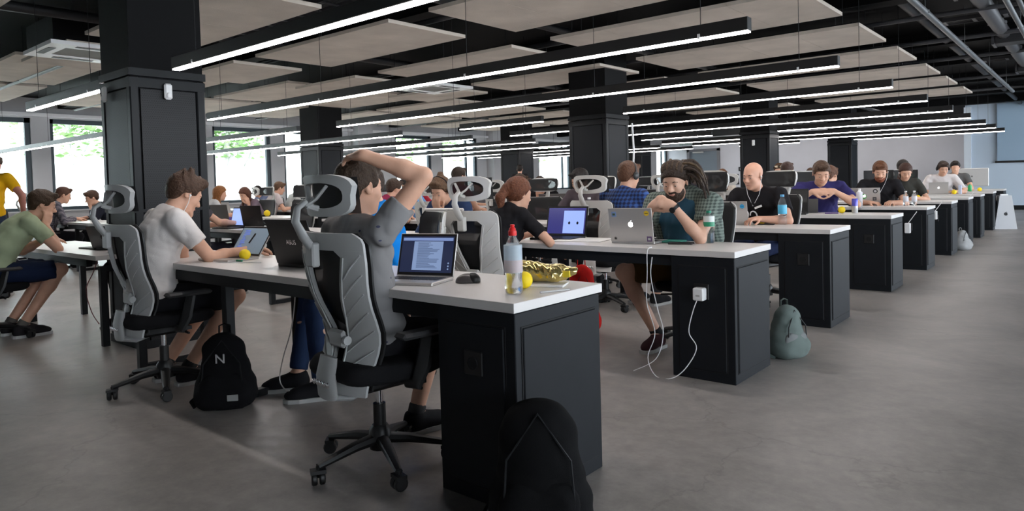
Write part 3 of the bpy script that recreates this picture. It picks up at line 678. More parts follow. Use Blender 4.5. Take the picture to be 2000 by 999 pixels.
PEOPLE = {}
def person(label, loc, rz, h=.012, s=.94, lean=.15, slouch=.15, neck=.35, head=(0, .35, 0), twist=0., arms=('type', 'type'), seat=.47, legs=None,
           shirt=(.3, .3, .3), sleeve=.55, pants=(.02, .02, .025), plen=1., hair='short', hcol=(.03, .018, .011), skin=SKIN, shoes=(.015, .015, .017),
           beard=None, female=False, lower=True, shirtmat=None, group=None, standing=False, sock=None, hem=-.03, seed=1, width=1., brow=True, name='person'):
    t = thing(name, label, 'person', loc, rz, group)
    sk = skinm(skin)
    # --- joints
    if standing:
        P0 = V(0, 0, .92*s); hipx = .09*s
        knees = [V(-.1*s, .03, .50*s), V(.1*s, -.02, .50*s)]; ank = [V(-.11*s, 0, .09*s), V(.12*s, -.02, .09*s)]
    else:
        P0 = V(0, 0, seat+.085*s); hipx = .085*s
        L = legs or ((-.12, .42, .0, -.12, .38), (.12, .42, .0, .12, .38))
        knees = [V(q[0], q[1], seat+.045+q[2])*V(1, 1, 1) for q in L]; ank = [V(q[3], q[4], q[5] if len(q) > 5 else .09*s) for q in L]
    a1 = lean; a2 = lean+slouch; tw = np.array(Matrix.Rotation(twist, 3, 'Z'))
    d1 = V(0, math.sin(a1), math.cos(a1)); d2 = tw @ V(0, math.sin(a2), math.cos(a2))
    mid = P0+d1*.20*s; ch = mid+d2*.16*s; nb = ch+d2*.125*s; rt = tw @ V(1, 0, 0)
    a3 = lean+slouch+neck; d3 = tw @ V(0, math.sin(a3), math.cos(a3)); hb = nb+d3*.085*s
    R = tw @ rotm(*head); hc = hb+R @ V(0, .018, .065)*s
    wsh = (.155 if female else .175)*s*width
    SH = [nb-rt*wsh-d2*.035*s, nb+rt*wsh-d2*.035*s]
    fw = np.cross(V(*d2), rt); fw = unit(np.cross(d2, rt)) ; fw = -fw if fw@(tw@V(0, 1, 0)) < 0 else fw
    l1, l2 = .285*s, .255*s; AR = []
    for i, a in enumerate(arms):
        sx = (-1, 1)[i]
        if a == 'type': a = dict(w=(sx*.10, .40, .79), pole=(sx*1, -.4, -.8), fd=(-sx*.25, 1, -.05), nb=(0, .1, 1), curl=.35)
        elif a == 'rest': a = dict(w=(sx*.12, .37, .79), pole=(sx*1, -.3, -.6), fd=(-sx*.9, .6, -.05), nb=(0, .1, 1), curl=.5)
        elif a == 'chin': a = dict(w=tuple(hc+R @ V(sx*.025, .075, -.17)*s), pole=(sx*.5, .3, -1), fd=tuple(R @ V(-sx*.3, .0, 1)), nb=tuple(R @ V(sx*.2, 1, .2)), curl=1.15)
        elif a == 'cheek': a = dict(w=tuple(hc+R @ V(sx*.085, .05, -.15)*s), pole=(sx*.6, .4, -1), fd=tuple(R @ V(-sx*.15, .0, 1)), nb=tuple(R @ V(sx*1, .5, .0)), curl=.7)
        elif a == 'face': a = dict(w=tuple(hc+R @ V(sx*.02, .11, -.16)*s), pole=(sx*.6, .4, -1), fd=tuple(R @ V(-sx*.1, .0, 1)), nb=tuple(R @ V(0, 1, .1)), curl=.25)
        elif a == 'down': a = dict(w=(sx*.22*s, .0, P0[2]-.02), pole=(sx*.6, -1, 0), fd=(0, 0, -1), nb=(sx, 0, 0), curl=.4)
        E, W = ik(SH[i], a['w'], l1, l2, a['pole']); AR.append((SH[i], E, W, a))
    t['joint_note'] = 0; del t['joint_note']
    # --- skin
    allp = np.array([P0, nb, hc]+[x for A in AR for x in A[:3]]+(knees+ank if lower else []))
    lo = allp.min(0)-.17*s; hi = allp.max(0)+.17*s
    if lower: lo[2] = min(lo[2], -.01)
    F = Field(lo, hi, h)
    def torso(F, e):
        F.ell(P0+V(0, -.01, .01)*s, V(.158*width+e, .118+e, .115+e)*s, .03)
        F.cap(P0+d1*.05*s, mid, (.105+e)*s, (.105+e)*s, .05, (rt, 1.32*width)); F.cap(mid, ch, (.105+e)*s, (.112+e)*s, .05, (rt, 1.38*width))
        F.cap(SH[0]-rt*(-.035)*s, SH[1]-rt*.035*s, (.052+e)*s, (.052+e)*s, .05); F.cap(ch+fw*.01, nb-d2*.03*s, (.085+e)*s, (.05+e)*s, .05, (rt, 1.5*width))
        if female:
            for sx in (-1, 1): F.ell(ch+(rt*sx*.068+fw*.085)*s-d2*.02, V(.052+e, .045+e, .05+e)*s, .03)
    torso(F, -.012)
    F.cap(nb-d2*.03*s, hb+R @ V(0, .0, -.01), .058*s, .050*s, .03)
    head_prims(F, hc, R, s, female, ears=(hair != 'long'), fine=h < .0105)
    arm_r = .84 if female else 1.
    for (S, E, W, a), sx in zip(AR, (-1, 1)):
        F.cap(S, E, .047*s*arm_r, .037*s*arm_r, .03); u = unit(W-E); F.cap(E, E+u*.09*s, .036*s*arm_r, .038*s*arm_r, .012); F.cap(E+u*.08*s, W, .038*s*arm_r, .024*s*arm_r, .015)
        hand(F, W, a['fd'], a['nb'], (-sx)*a.get('flip', 1), a.get('curl', .4), s*.97, a.get('spread', .1), a.get('thumb', .6))
    if lower:
        for i in (0, 1):
            hp = P0+V((-1, 1)[i]*hipx, .02, -.02*s); kn, an = knees[i], ank[i]
            F.cap(hp, kn, .078*s, .053*s, .03); u = unit(an-kn); F.cap(kn, kn+u*.15*s, .050*s, .054*s, .02); F.cap(kn+u*.14*s, an, .052*s, .034*s, .02)
            F.ell(kn+V(0, .012, .008), V(.045, .045, .045)*s, .03)
            F.cap(an, an+V(0, .10, -.05)*s, .034*s, .028*s, .02)
    body = F.mesh('body', sk, t)
    # --- shirt
    pts = np.array([P0, nb]+[A[0] for A in AR]+[A[1] for A in AR]+([A[2] for A in AR] if sleeve > 1 else []))
    G = Field(pts.min(0)-.2*s, pts.max(0)+.17*s, max(h, .007)); torso(G, .006)
    G.ell(P0+V(0, .0, .04)*s, V(.172*width, .132, .10)*s, .04)
    G.cap(nb-d2*.05*s-fw*.01, nb+d2*.005*s-fw*.006, .075*s, .056*s, .03)
    for (S, E, W, a) in AR:
        u = unit(E-S); fr = min(sleeve, 1.)
        if sleeve <= 1: e = S+u*l1*fr; G.cap(S, e, .062*s*arm_r, .058*s*arm_r, .03, end=(e, u))
        else:
            G.cap(S, E, .060*s*arm_r, .049*s*arm_r, .03); v = unit(W-E); e = E+v*l2*(sleeve-1); G.cap(E, e, .048*s*arm_r, .038*s*arm_r, .02, end=(e, v))
    nk = nb+d3*.018*s+fw*.012
    G.ell(nk+d3*.05*s, V(.062, .062, .055)*s, .01, op='sub')
    G.cutplane(P0+V(0, 0, hem), (0, -.25, -1))
    if h < .015: G.wrinkle(.006 if h < .01 else .005, 26, seed)
    G.mesh('shirt', shirtmat or cloth(shirt), t)
    # --- trousers or shorts, socks and shoes
    if lower:
        ptl = np.array([P0]+knees+ank)
        G = Field(ptl.min(0)-.19*s, ptl.max(0)+.19*s, max(h, .008))
        G.ell(P0+V(0, -.01, 0)*s, V(.168*width, .13, .115)*s, .03)
        for i in (0, 1):
            hp = P0+V((-1, 1)[i]*hipx, .02, -.02*s); kn, an = knees[i], ank[i]
            if plen < 1:
                e = hp+(kn-hp)*plen; G.cap(hp, e, .092*s, .078*s, .03, end=(e, kn-hp))
            else:
                G.cap(hp, kn, .089*s, .064*s, .03); e = kn+(an-kn)*(plen-1 if plen > 1 else .93); G.cap(kn, e, .064*s, .050*s, .02, end=(e, an-kn))
        G.wrinkle(.005, 22, seed+5)
        G.mesh('shorts' if plen < 1 else 'trousers', cloth(pants), t)
        for i in (0, 1):
            an = ank[i]; z0 = an[2]-.09*s
            G = Field(an-V(.09, .12, .12)*s, an+V(.09, .24, .08)*s, max(h, .008)*.85)
            G.ell(V(an[0], an[1]+.01, z0+.045*s), V(.044, .07, .045)*s, .02); G.ell(V(an[0], an[1]+.12*s, z0+.035*s), V(.048, .085, .036)*s, .03)
            G.cap(V(an[0], an[1]-.02*s, z0+.05*s), V(an[0], an[1]-.005, z0+.095*s), .043*s, .045*s, .02, end=((0, 0, z0+.10*s), (0, 0, 1)))
            G.cap(V(an[0], an[1]-.01, z0+.075*s), V(an[0], an[1]+.13*s, z0+.042*s), .040*s, .036*s, .02)
            G.cutplane(V(0, 0, z0+.015*s), (0, 0, -1))
            so = G.mesh('shoe', cloth(shoes), t)
            poly = [(an[0]+x*s, an[1]+y*s) for x, y in [(-.045, -.05), (-.03, -.068), (.03, -.068), (.045, -.05), (.047, .05), (.053, .12), (.045, .18), (.02, .208), (-.02, .208), (-.045, .18), (-.053, .12), (-.047, .05)]]
            MB().prism(poly, z0, z0+.022*s).build('sole', cloth((.45, .45, .44) if shoes[0] < .3 else (.7, .7, .7)), so)
            if sock:
                G = Field(an-V(.07, .07, .09)*s, an+V(.07, .09, .12)*s, max(h, .008)); u = unit(knees[i]-an); G.cap(an, an+u*.055*s, .040*s, .042*s, .01, end=(an+u*.05*s, u)); G.mesh('sock', cloth(sock), t)
    # --- hair
    g = lambda x, y, z: hc+R @ (V(x, y, z)*s)
    if hair != 'bald':
        G = Field(hc-.33*s, hc+.22*s, max(h*.85, .006))
        cuts = [(g(0, .082, .058), R @ V(0, .60, -1.))]
        th = {'buzz': .004, 'short': .010, 'messy': .013, 'crop': .008}.get(hair, .013)
        G.ell(g(0, -.014, .033), V(.073+th, .094+th, .084+th*1.2)*s, .004, R, cut=cuts)
        if hair in ('short', 'messy', 'crop', 'bun'):
            G.cap(g(-.03, .066, .098), g(.035, .070, .096), .022*s, .02*s, .02)
            G.ell(g(0, -.055, -.01), V(.062, .045, .06)*s, .02, R, cut=[(g(0, 0, -.055), R @ V(0, .1, -1))])
            for sx in (-1, 1): G.ell(g(sx*.066, .012, .03), V(.013, .035, .035)*s, .01, R)
        rr = np.random.default_rng(seed)
        if hair == 'messy':
            for q in range(26):
                p = rr.uniform(-1, 1, 3); p[2] = abs(p[2])+.25; p = unit(p)*V(.074, .09, .09); p2 = p*1.2+V(rr.uniform(-.014, .014), rr.uniform(-.01, .02), rr.uniform(.004, .022))
                G.cap(g(*(p+V(0, -.014, .035))), g(*(p2+V(0, -.014, .035))), .016*s, .007*s, .012)
        if hair in ('long', 'pony'):
            G.ell(g(0, -.03, .02), V(.086, .088, .09)*s, .02, R, cut=[(g(0, .05, .04), R @ V(0, 1, -.55))])
        if hair == 'long':
            for sx in (-1, 1):
                G.cap(g(sx*.07, -.01, .02), g(sx*.078, -.015, -.13), .026*s, .022*s, .03); G.cap(g(sx*.078, -.015, -.12), hc+V(sx*.075, -.0, -.22)*s, .024*s, .012*s, .02)
            G.cap(g(0, -.065, .0), hc+R @ V(0, -.085, -.10)*s+V(0, 0, -.11)*s, .055*s, .035*s, .03, (R @ V(1, 0, 0), 1.3))
        if hair == 'pony':
            G.ell(g(0, -.112, .035), V(.022, .022, .022)*s, .01, R)
            G.cap(g(0, -.12, .03), g(.0, -.155, -.05), .026*s, .034*s, .02); G.cap(g(0, -.155, -.05), g(.01, -.13, -.18), .034*s, .012*s, .02)
        if hair == 'braid':
            G.ell(g(0, -.03, .02), V(.082, .084, .088)*s, .02, R, cut=[(g(0, .05, .04), R @ V(0, 1, -.55))])
            q = [g(.065, -.03, -.03), g(.085, .01, -.10), hc+V(.08, .06, -.20)*s, hc+V(.08, .08, -.30)*s]
            for a, b in zip(q[:-1], q[1:]): G.cap(a, b, .022*s, .017*s, .01)
        if hair == 'bun': G.ell(g(0, -.06, .13), V(.028, .028, .024)*s, .008, R)
        if hair == 'dreads':
            G.ell(g(0, -.03, .045), V(.088, .096, .086)*s, .02, R, cut=[(g(0, .06, .04), R @ V(0, .9, -.7))])
        if hair != 'dreads': G.wrinkle(.004 if hair != 'buzz' else .0015, 75, seed)
        G.mesh('hair', hairm(hcol), t)
    if beard:
        G = Field(hc-.2*s, hc+.2*s, max(h*.85, .006))
        ear_cut = [(g(0, .02, -.032), R @ V(0, -.15, 1)), ]
        G.ell(g(0, .030, -.062), V(.061, .058, .062)*s, .02, R, cut=ear_cut); G.ell(g(0, .052, -.092), V(.040, .036, .030+beard[1])*s, .02, R)
        G.ell(g(0, .088, -.047), V(.026, .010, .007)*s, .01, R)
        G.ell(g(0, .105, -.005), V(.05, .045, .034)*s, .01, R, op='sub'); G.ell(g(0, .100, -.0635), V(.017, .012, .0075)*s, .004, R, op='sub')
        G.wrinkle(.003, 90, seed); G.mesh('beard', hairm(beard[0]), t)
    if h < .0125:
        Rm = Matrix([[float(x) for x in r] for r in R]).to_4x4()
        for sx in (-1, 1):
            m4 = Matrix.Translation([float(x) for x in g(sx*.030, .0745, -.0035)]) @ Rm
            e = MB().ball((0, .0045*s, 0), (.0105*s, .0095*s, .0045*s), 12, m4).build('eye', mat('eye_white', (.33, .29, .27), .35), t, True)
            MB().ball((0, .0105*s, -.0015*s), (.0055*s, .0042*s, .0042*s), 10, m4).build('iris', mat('dark_iris', (.02, .013, .009), .2), e, True)
            if brow and hair != 'bald' or h < .009: MB().tube([[float(x) for x in g(sx*x_, y_, z_)] for x_, y_, z_ in ((.012, .086, .019), (.028, .086, .024), (.046, .074, .018))], [.0042*s, .0048*s, .002*s], 6, flat=(1, .7)).build('eyebrow', hairm(tuple(c*.7 for c in hcol)), t, True)
        MB().tube([[float(x) for x in g(x_, y_, z_)] for x_, y_, z_ in ((-.021, .084, -.0625), (-.008, .0925, -.0625), (.008, .0925, -.0625), (.021, .084, -.0625))], [.002*s, .0046*s, .0046*s, .002*s], 6).build('lips', mat('lip_'+tag_hex(skin), (skin[0]*.75, skin[1]*.55, skin[2]*.6), .5), t, True)
    PEOPLE[label] = dict(t=t, hc=hc, R=R, s=s, nb=nb, AR=AR, P0=P0, ch=ch, fw=fw, d2=d2, rt=rt)
    return t

# ================================================================= CHAIR
def chair_proto(kind='grey'):
    pm = M_grey if kind == 'grey' else M_white
    t = bpy.data.objects.new('office_chair', None); C.objects.link(t)
    # base
    b = MB()
    for k in range(5):
        m = Matrix.Rotation(PI/2+.60+k*2*PI/5, 4, 'Z')
        b.tube([m @ Vector(p) for p in ((0, 0, .115), (.12, 0, .105), (.285, 0, .072))], [.032, .026, .016], 8, flat=(1, .8))
    b.lathe([(.045, .07), (.05, .10), (.045, .15), (.032, .17)], 14); base = b.build('base', M_black, t, True)
    for k in range(5):
        m = Matrix.Rotation(PI/2+.60+k*2*PI/5, 4, 'Z') @ Matrix.Translation((.285, 0, .0)) @ Matrix.Rotation(.6*k, 4, 'Z')
        c = MB(); my = m @ Matrix.Rotation(PI/2, 4, 'X')
        for z0 in (-.026, .004): c.lathe([(.006, z0), (.024, z0), (.0285, z0+.005), (.0285, z0+.017), (.024, z0+.022), (.006, z0+.022)], 14, m=m @ Matrix.Translation((0, 0, .0285)) @ Matrix.Rotation(PI/2, 4, 'X'))
        c.lathe([(.008, .03), (.008, .075)], 8, m=m); c.box(-.02, -.03, .048, .02, .03, .062, m)
        c.build('caster', M_black, t, True)
    MB().lathe([(.014, .16), (.014, .34)], 12).build('gas_piston', M_chrome, t, True); MB().lathe([(.026, .14), (.026, .26)], 12).build('piston_sleeve', M_black, t, True)
    # seat
    s = Field((-.28, -.27, .33), (.28, .32, .52), .011)
    s.cap((-.12, 0, .435), (.12, 0, .435), .12, .12, .05, (( 0, 1, 0), 1.9)); s.cutplane((0, 0, .47), (0, .05, 1)); s.cutplane((0, 0, .40), (0, 0, -1)); s.cap((-.17, .02, .435), (.17, .02, .435), .03, .03, .03, ((0, 1, 0), 6.5))
    s.mesh('seat', cloth((.008, .008, .009)), t)
    MB().bbox(-.09, -.14, .335, .09, .12, .40, .015).box(-.24, .01, .375, .24, .07, .395).tube([(.09, .05, .36), (.22, .06, .35)], .007, 6).build('tilt_mechanism', M_black, t)
    # backrest: curved grid surface
    def surf(u, v, off=0.):          # u across in metres, v height
        yc = -.215+.055*math.exp(-((v-.56)/.13)**2)-.085*max(0, v-.62)*1.3-.06*max(0, .45-v)
        return (u, yc+.9*u*u*1.15+off, v)
    def wout(v): return .19+.045*min(1, max(0, (v-.42)/.45))-.0*v - (.05*max(0, (v-.955)/.04)**2)
    def win(v):
        if v > .925: return 0.
        if v > .56: return .035+.105*((v-.56)/.365)**.8*(1 if v < .9 else (1-((v-.9)/.025)*.35))
        if v > .40: return .035
        return 0.
    vs_ = [.36, .385, .40, .4001, .44, .48, .52, .56, .60, .65, .70, .75, .80, .85, .88, .90, .915, .925, .9251, .95, .97, .985, .992]
    fr = MB()
    def strip(sgn):
        rows = []
        for v in vs_:
            a, c2 = win(v), wout(v); rows.append([sgn*(a+(c2-a)*q/5) for q in range(6)])
        n = 6
        for side in (0, 1):
            pass
        P = []
        for off in (-.010, .008):
            for r_, v in zip(rows, vs_):
                for j, u in enumerate(r_): P.append(surf(u, v, off+(.004 if j == 5 else 0)*(1 if off < 0 else -1)))
        N = len(vs_)*n; F_ = []
        for i in range(len(vs_)-1):
            for j in range(n-1):
                a = i*n+j; q = (a, a+1, a+n+1, a+n); F_.append(q if sgn > 0 else q[::-1]); F_.append(tuple(x+N for x in (q[::-1] if sgn > 0 else q)))
            for j in (0, n-1):
                a = i*n+j; q = (a, a+n, a+n+N, a+N); F_.append(q if (j == n-1) == (sgn > 0) else q[::-1])
        for i in (0, len(vs_)-1):
            for j in range(n-1):
                a = i*n+j; q = (a, a+1, a+1+N, a+N); F_.append(q if (i == 0) != (sgn > 0) else q[::-1])
        fr.add(P, F_)
    strip(1); strip(-1)
    bf = fr.build('back_frame', pm, t, True)
    rb = MB()
    for sg in (-1, 1):
        for i in range(6):
            v0 = .44+i*.075; a = win(v0)+.022 if win(v0) > 0 else .05
            p0 = surf(sg*max(a, .05), v0, -.012); v1 = v0+.095; p1 = surf(sg*(wout(v1)-.012), min(v1, .97), -.010)
            rb.tube([p0, ((p0[0]+p1[0])/2, (p0[1]+p1[1])/2-.006, (p0[2]+p1[2])/2), p1], .0035, 5)
        vv = [.42, .5, .58, .66, .74, .82, .9]
        rb.tube([surf(sg*(win(v)+.014), v, -.012) for v in vv], .004, 5)
    rb.build('rib', pm, bf, True)
    # mesh in front of the frame
    P = []; F_ = []; vv = [.38+.61*i/14 for i in range(15)]
    for v in vv:
        for j in range(9): P.append(surf((wout(v)-.004)*(j/4-1), v, .030))
    for i in range(14):
        for j in range(8): a = i*9+j; F_.append((a, a+9, a+10, a+1))
    me = MB().add(P, F_).build('back_mesh', M_mesh, t, True)
    for sg in (-1, 1): MB().tube([surf(sg*(wout(v)-.004), v, .024) for v in vv], .008, 6).build('mesh_edge', M_black, me, True)
    # lumbar pad, lower bracket
    l = MB().bbox(-.055, -.195, .53, .055, -.17, .60, .01).lathe([(.018, 0), (.018, .02)], 12, m=Matrix.Translation((.06, -.185, .565)) @ Matrix.Rotation(PI/2, 4, 'Y'))
    l.build('lumbar_support', pm, t)
    br = MB().tube([(0, -.225, .50), (0, -.24, .42), (0, -.235, .345), (0, -.16, .325), (0, -.05, .345)], [.050, .060, .062, .052, .040], 12, flat=(.34, 1.2)).build('back_bracket', pm, t, True)
    bs = MB()
    for i in (-2, -1, 0, 1, 2): bs.ball((i*.026, -.264, .40), (.010, .006, .012), 8)
    bs.build('bracket_clip', M_chrome, br, True)
    # headrest stem and ring
    MB().tube([surf(0, .93, -.03), (0, -.315, .98), (0, -.345, 1.04), (0, -.335, 1.09), (0, -.30, 1.115)], [.022, .024, .020, .017, .016], 10, flat=(1.15, .7)).build('headrest_stem', pm, t, True)
    MB().bbox(-.03, -.295, .86, .03, -.262, .955, .006).build('stem_socket', pm, t)
    def hs(x, z, off=0): return (x, -.245+1.6*x*x+off-.10*(z-1.12), z)
    outer = []; inner = []
    for k in range(28):
        a = 2*PI*k/28; ca, sa = math.cos(a), math.sin(a); e = .55
        x = .188*math.copysign(abs(ca)**e, ca); z = .082*math.copysign(abs(sa)**e, sa)
        outer.append((x*(1.0 if sa > 0 else .93), 1.135+z)); xi = .145*math.copysign(abs(ca)**.75, ca); inner.append((xi, 1.135+.050*math.copysign(abs(sa)**.75, sa)))
    n = 28; P = [hs(x, z, o) for o in (-.012, .012) for (x, z) in outer+inner]; F_ = []
    for i in range(n):
        j = (i+1) % n
        F_ += [(i, j, n+j, n+i), (2*n+j, 2*n+i, 3*n+i, 3*n+j), (j, i, 2*n+i, 2*n+j), (n+i, n+j, 3*n+j, 3*n+i)]
    hr = MB().add(P, F_).build('headrest_frame', pm, t, True)
    st = MB()
    for sg in (-1, 1): st.tube([(0, -.295, 1.10), (sg*.03, -.27, 1.125), hs(sg*.075, 1.172, -.01)], [.013, .010, .009], 8, flat=(1, .7))
    st.tube([(0, -.295, 1.10), (0, -.27, 1.09), hs(0, 1.085, -.008)], .013, 8); st.build('headrest_strut', pm, hr, True)
    P = []; F_ = []
    for i in range(7):
        for j in range(11): P.append(hs(.18*(j/5-1), 1.065+.14*i/6, .022))
    for i in range(6):
        for j in range(10): a = i*11+j; F_.append((a, a+11, a+12, a+1))
    MB().add(P, F_).build('headrest_mesh', M_mesh, t, True)
    # armrests
    for sg in (-1, 1):
        MB().tube([(sg*.20, -.0, .385), (sg*.268, .0, .39), (sg*.275, .03, .46), (sg*.272, .06, .575)], [.018, .022, .026, .022], 8, flat=(.7, 1.3)).build('armrest_post', M_black, t, True)
        MB().bbox(sg*.272-.04, -.08, .575, sg*.272+.04, .17, .60, .012).build('armrest_pad', mat('armrest_rubber', (.035, .035, .037), .6), t)
    return t
CH = {}
def chair(kind, label, loc, rz, group='mesh office chairs'):
    if kind not in CH:
        o = chair_proto(kind); CH[kind] = o; o.location = loc; o.rotation_euler = (0, 0, rz); return tag(o, label, 'chair', group)
    c = copy_thing(CH[kind], label, loc, rz, group); c['category'] = 'chair'; return c

# ================================================================= LAPTOPS AND DESK THINGS
def text_mesh(txt, size, m, parent, mtx, name='lettering', depth=.0006):
    cu = bpy.data.curves.new('txt', 'FONT'); cu.body = txt; cu.size = size; cu.extrude = depth; cu.align_x = 'CENTER'; cu.align_y = 'CENTER'
    o = bpy.data.objects.new('txt', cu); C.objects.link(o); me = bpy.data.meshes.new_from_object(o.evaluated_get(bpy.context.evaluated_depsgraph_get()))
    bpy.data.objects.remove(o); me.materials.clear(); me.materials.append(m); me.transform(mtx); r = bpy.data.objects.new(name, me); C.objects.link(r); r.parent = parent; return r
def fruit_logo(s):      # bitten fruit outline with leaf, centred
    pts = []
    for k in range(40):
        a = 2*PI*k/40; x, y = math.sin(a), math.cos(a)
        r = 1-.16*math.exp(-(a-0)**2/.08)-.16*math.exp(-(a-2*PI)**2/.08)-.07*math.exp(-(a-PI)**2/.05)
        px, py = x*r*.92, y*r
        d = math.hypot(px-1.12, py-.08)
        if d < .46: u = .46/d; px, py = 1.12+(px-1.12)*u, .08+(py-.08)*u
        pts.append((px*s, py*s))
    leaf = [(.02*s, 1.02*s), (.10*s, 1.32*s), (.40*s, 1.55*s), (.34*s, 1.24*s)]
    return pts, leaf
def laptop(label, loc, rz, w=.31, d=.215, ang=110, body=M_alu, lid=None, bez=M_black, screen='paper', logo='fruit', logocol=None, thick=.014, stickers=(), name='laptop'):
    t = thing(name, label, 'laptop', loc, rz); lid = lid or body
    MB().bbox(-w/2, -d, 0, w/2, 0, thick, .003).build('base', body, t)
    k = MB(); kw = w*.86
    for i in range(5):
        for j in range(13): k.box(-kw/2+kw*j/13+.0015, -.03-.0175*i-.0155, thick, -kw/2+kw*(j+1)/13-.0015, -.03-.0175*i, thick+.0014)
    k.build('keyboard', M_black, t, kind='stuff')
    MB().box(-.05, -d+.012, thick, .05, -.125, thick+.0006).build('touchpad', mat('touchpad_grey', (.36, .35, .34), .3, .3) if body is M_alu else M_steel, t)
    m = Matrix.Translation((0, -.002, thick-.002)) @ Matrix.Rotation(math.radians(90-(180-ang)), 4, 'X').inverted() if False else Matrix.Translation((0, -.002, thick-.002)) @ Matrix.Rotation(-math.radians(ang-90), 4, 'X')
    L = MB().bbox(-w/2, 0, 0, w/2, .006, d, .002, m).build('lid', lid, t)
    MB().box(-w/2+.004, -.0012, .006, w/2-.004, 0, d-.004, m).build('bezel', bez, t)
    sx0, sx1, sz0, sz1 = -w/2+.012, w/2-.012, .018, d-.014
    def quad(x0, z0, x1, z1, y, mm, nm='display', par=t):
        q = MB().box(x0, y, z0, x1, y+.0006, z1, m).build(nm, mm, par); return q
    W_, H_ = sx1-sx0, sz1-sz0; P = lambda u, v: (sx0+W_*u, sz0+H_*v)
    cols = dict(paper=((.012, .018, .05), .9), blue=((.20, .34, .95), 1.15), navy=((.03, .03, .16), 1.), light=((.35, .5, .95), 1.), off=((.01, .01, .012), 0))[screen]
    ds = quad(sx0, sz0, sx1, sz1, -.0022, mat('screen_'+screen, (0.01, .01, .01), .2, emit=cols[0], es=cols[1]*.62))
    if screen == 'paper':
        a, b = P(.24, .06), P(.80, .86); quad(a[0], a[1], b[0], b[1], -.003, mat('screen_page', (.01, .01, .01), .3, emit=(.20, .28, .47), es=.55), 'page', ds)
        a, b = P(.02, .88), P(.98, .96); quad(a[0], a[1], b[0], b[1], -.003, mat('screen_bar', (.01, .01, .01), .3, emit=(.10, .14, .27), es=1.), 'toolbar', ds)
        li = MB(); r = random.Random(4)
        for i in range(24):
            u1 = r.uniform(.5, .76); a, b = P(.32, .81-.03*i), P(u1, .822-.03*i); li.box(a[0], -.0038, a[1], b[0], -.0032, b[1], m)
        li.build('text_lines', mat('screen_ink', (.01, .01, .01), .3, emit=(.05, .075, .16), es=.5), ds, kind='stuff')
        ic = MB()
        for i in range(3): a = P(.93, .1+.08*i); ic.ball((a[0], -.0032, a[1]), (.004, .0006, .004), 8, m)
        ic.build('icons', mat('screen_page', (0, 0, 0)), ds)
    elif screen == 'blue':
        a, b = P(.42, .38), P(.58, .80)
        MB().box(-.008, -.0038, -.036, .008, -.0032, .036, m @ Matrix.Translation(((a[0]+b[0])/2, 0, (a[1]+b[1])/2)) @ Matrix.Rotation(.25, 4, 'Y')).build('remote_picture', M_black, ds)
        li = MB(); r = random.Random(9)
        for i in range(12): a, b = P(.1+.05*r.random(), .1+.07*i), P(.2+.15*r.random(), .13+.07*i); li.box(a[0], -.0038, a[1], b[0], -.0032, b[1], m)
        li.build('text_lines', mat('screen_ink2', (.01, .01, .01), .3, emit=(.06, .10, .35), es=1.), ds, kind='stuff')
    elif screen == 'navy':
        a, b = P(.42, .02), P(.97, .9); quad(a[0], a[1], b[0], b[1], -.003, mat('screen_light', (.01, .01, .01), .3, emit=(.26, .36, .75), es=.7), 'window', ds)
        for u in (.58, .80):
            a = P(u, .42); MB().ball((a[0], -.0036, a[1]), (.009, .0006, .011), 14, m).build('round_icon', mat('screen_ink3', (.005, .005, .02), .4), ds)
    if logo == 'fruit':
        pts, leaf = fruit_logo(.019); mm = m @ Matrix.Translation((0, .0058, d*.52)) @ Matrix.Rotation(-PI/2, 4, 'X') @ Matrix.Rotation(PI, 4, 'Z')
        mm = m @ Matrix.Translation((0, .0058, d*.52)) @ Matrix(((-1, 0, 0, 0), (0, 0, 1, 0), (0, 1, 0, 0), (0, 0, 0, 1)))
        lm = logocol or mat('lit_logo', (.9, .9, .92), .3, emit=(1, 1, 1), es=.9)
        MB().prism(pts, 0, .001, mm).prism(leaf, 0, .001, mm).build('fruit_logo', lm, L)
    elif logo == 'disc': MB().lathe([(.016, 0), (.016, .0012)], 20, m=m @ Matrix.Translation((0, .0055, d*.5)) @ Matrix.Rotation(-PI/2, 4, 'X')).build('round_logo', mat('grey_badge', (.16, .15, .14), .3, .5), L)
    elif logo: 
        mm = m @ Matrix.Translation((0, .0064, d*.5)) @ Matrix(((-1, 0, 0, 0), (0, 0, 1, 0), (0, 1, 0, 0), (0, 0, 0, 1)))
        text_mesh(logo, .036, M_chrome, L, mm)
    for (u, v, kind, sz, c1, c2) in stickers:     # u,v measured from the viewer's left/bottom on the lid's back
        mm = m @ Matrix.Translation((w/2-w*u, .0061, d*v)) @ Matrix(((-1, 0, 0, 0), (0, 0, 1, 0), (0, 1, 0, 0), (0, 0, 0, 1)))
        if kind == 'hex': MB().prism([(sz*math.sin(a*PI/3), sz*math.cos(a*PI/3)) for a in range(6)], 0, .0004, mm).build('sticker', mat('sticker_'+tag_hex(c1), c1, .5), L); MB().box(-sz*.6, -sz*.12, .0004, sz*.6, sz*.14, .0007, mm).build('sticker_print', mat('sticker_'+tag_hex(c2), c2, .5), L)
        elif kind == 'round': MB().lathe([(sz, 0), (sz, .0004)], 20, m=mm).build('sticker', mat('sticker_'+tag_hex(c1), c1, .5), L); MB().lathe([(sz*.6, .0004), (sz*.6, .0007)], 16, m=mm).build('sticker_print', mat('sticker_'+tag_hex(c2), c2, .5), L)
        else: MB().box(-sz, -sz, 0, sz, sz, .0004, mm).build('sticker', mat('sticker_'+tag_hex(c1), c1, .5), L); MB().box(-sz*.6, -sz*.5, .0004, sz*.5, sz*.35, .0007, mm).build('sticker_print', mat('sticker_'+tag_hex(c2), c2, .5), L)
    return t
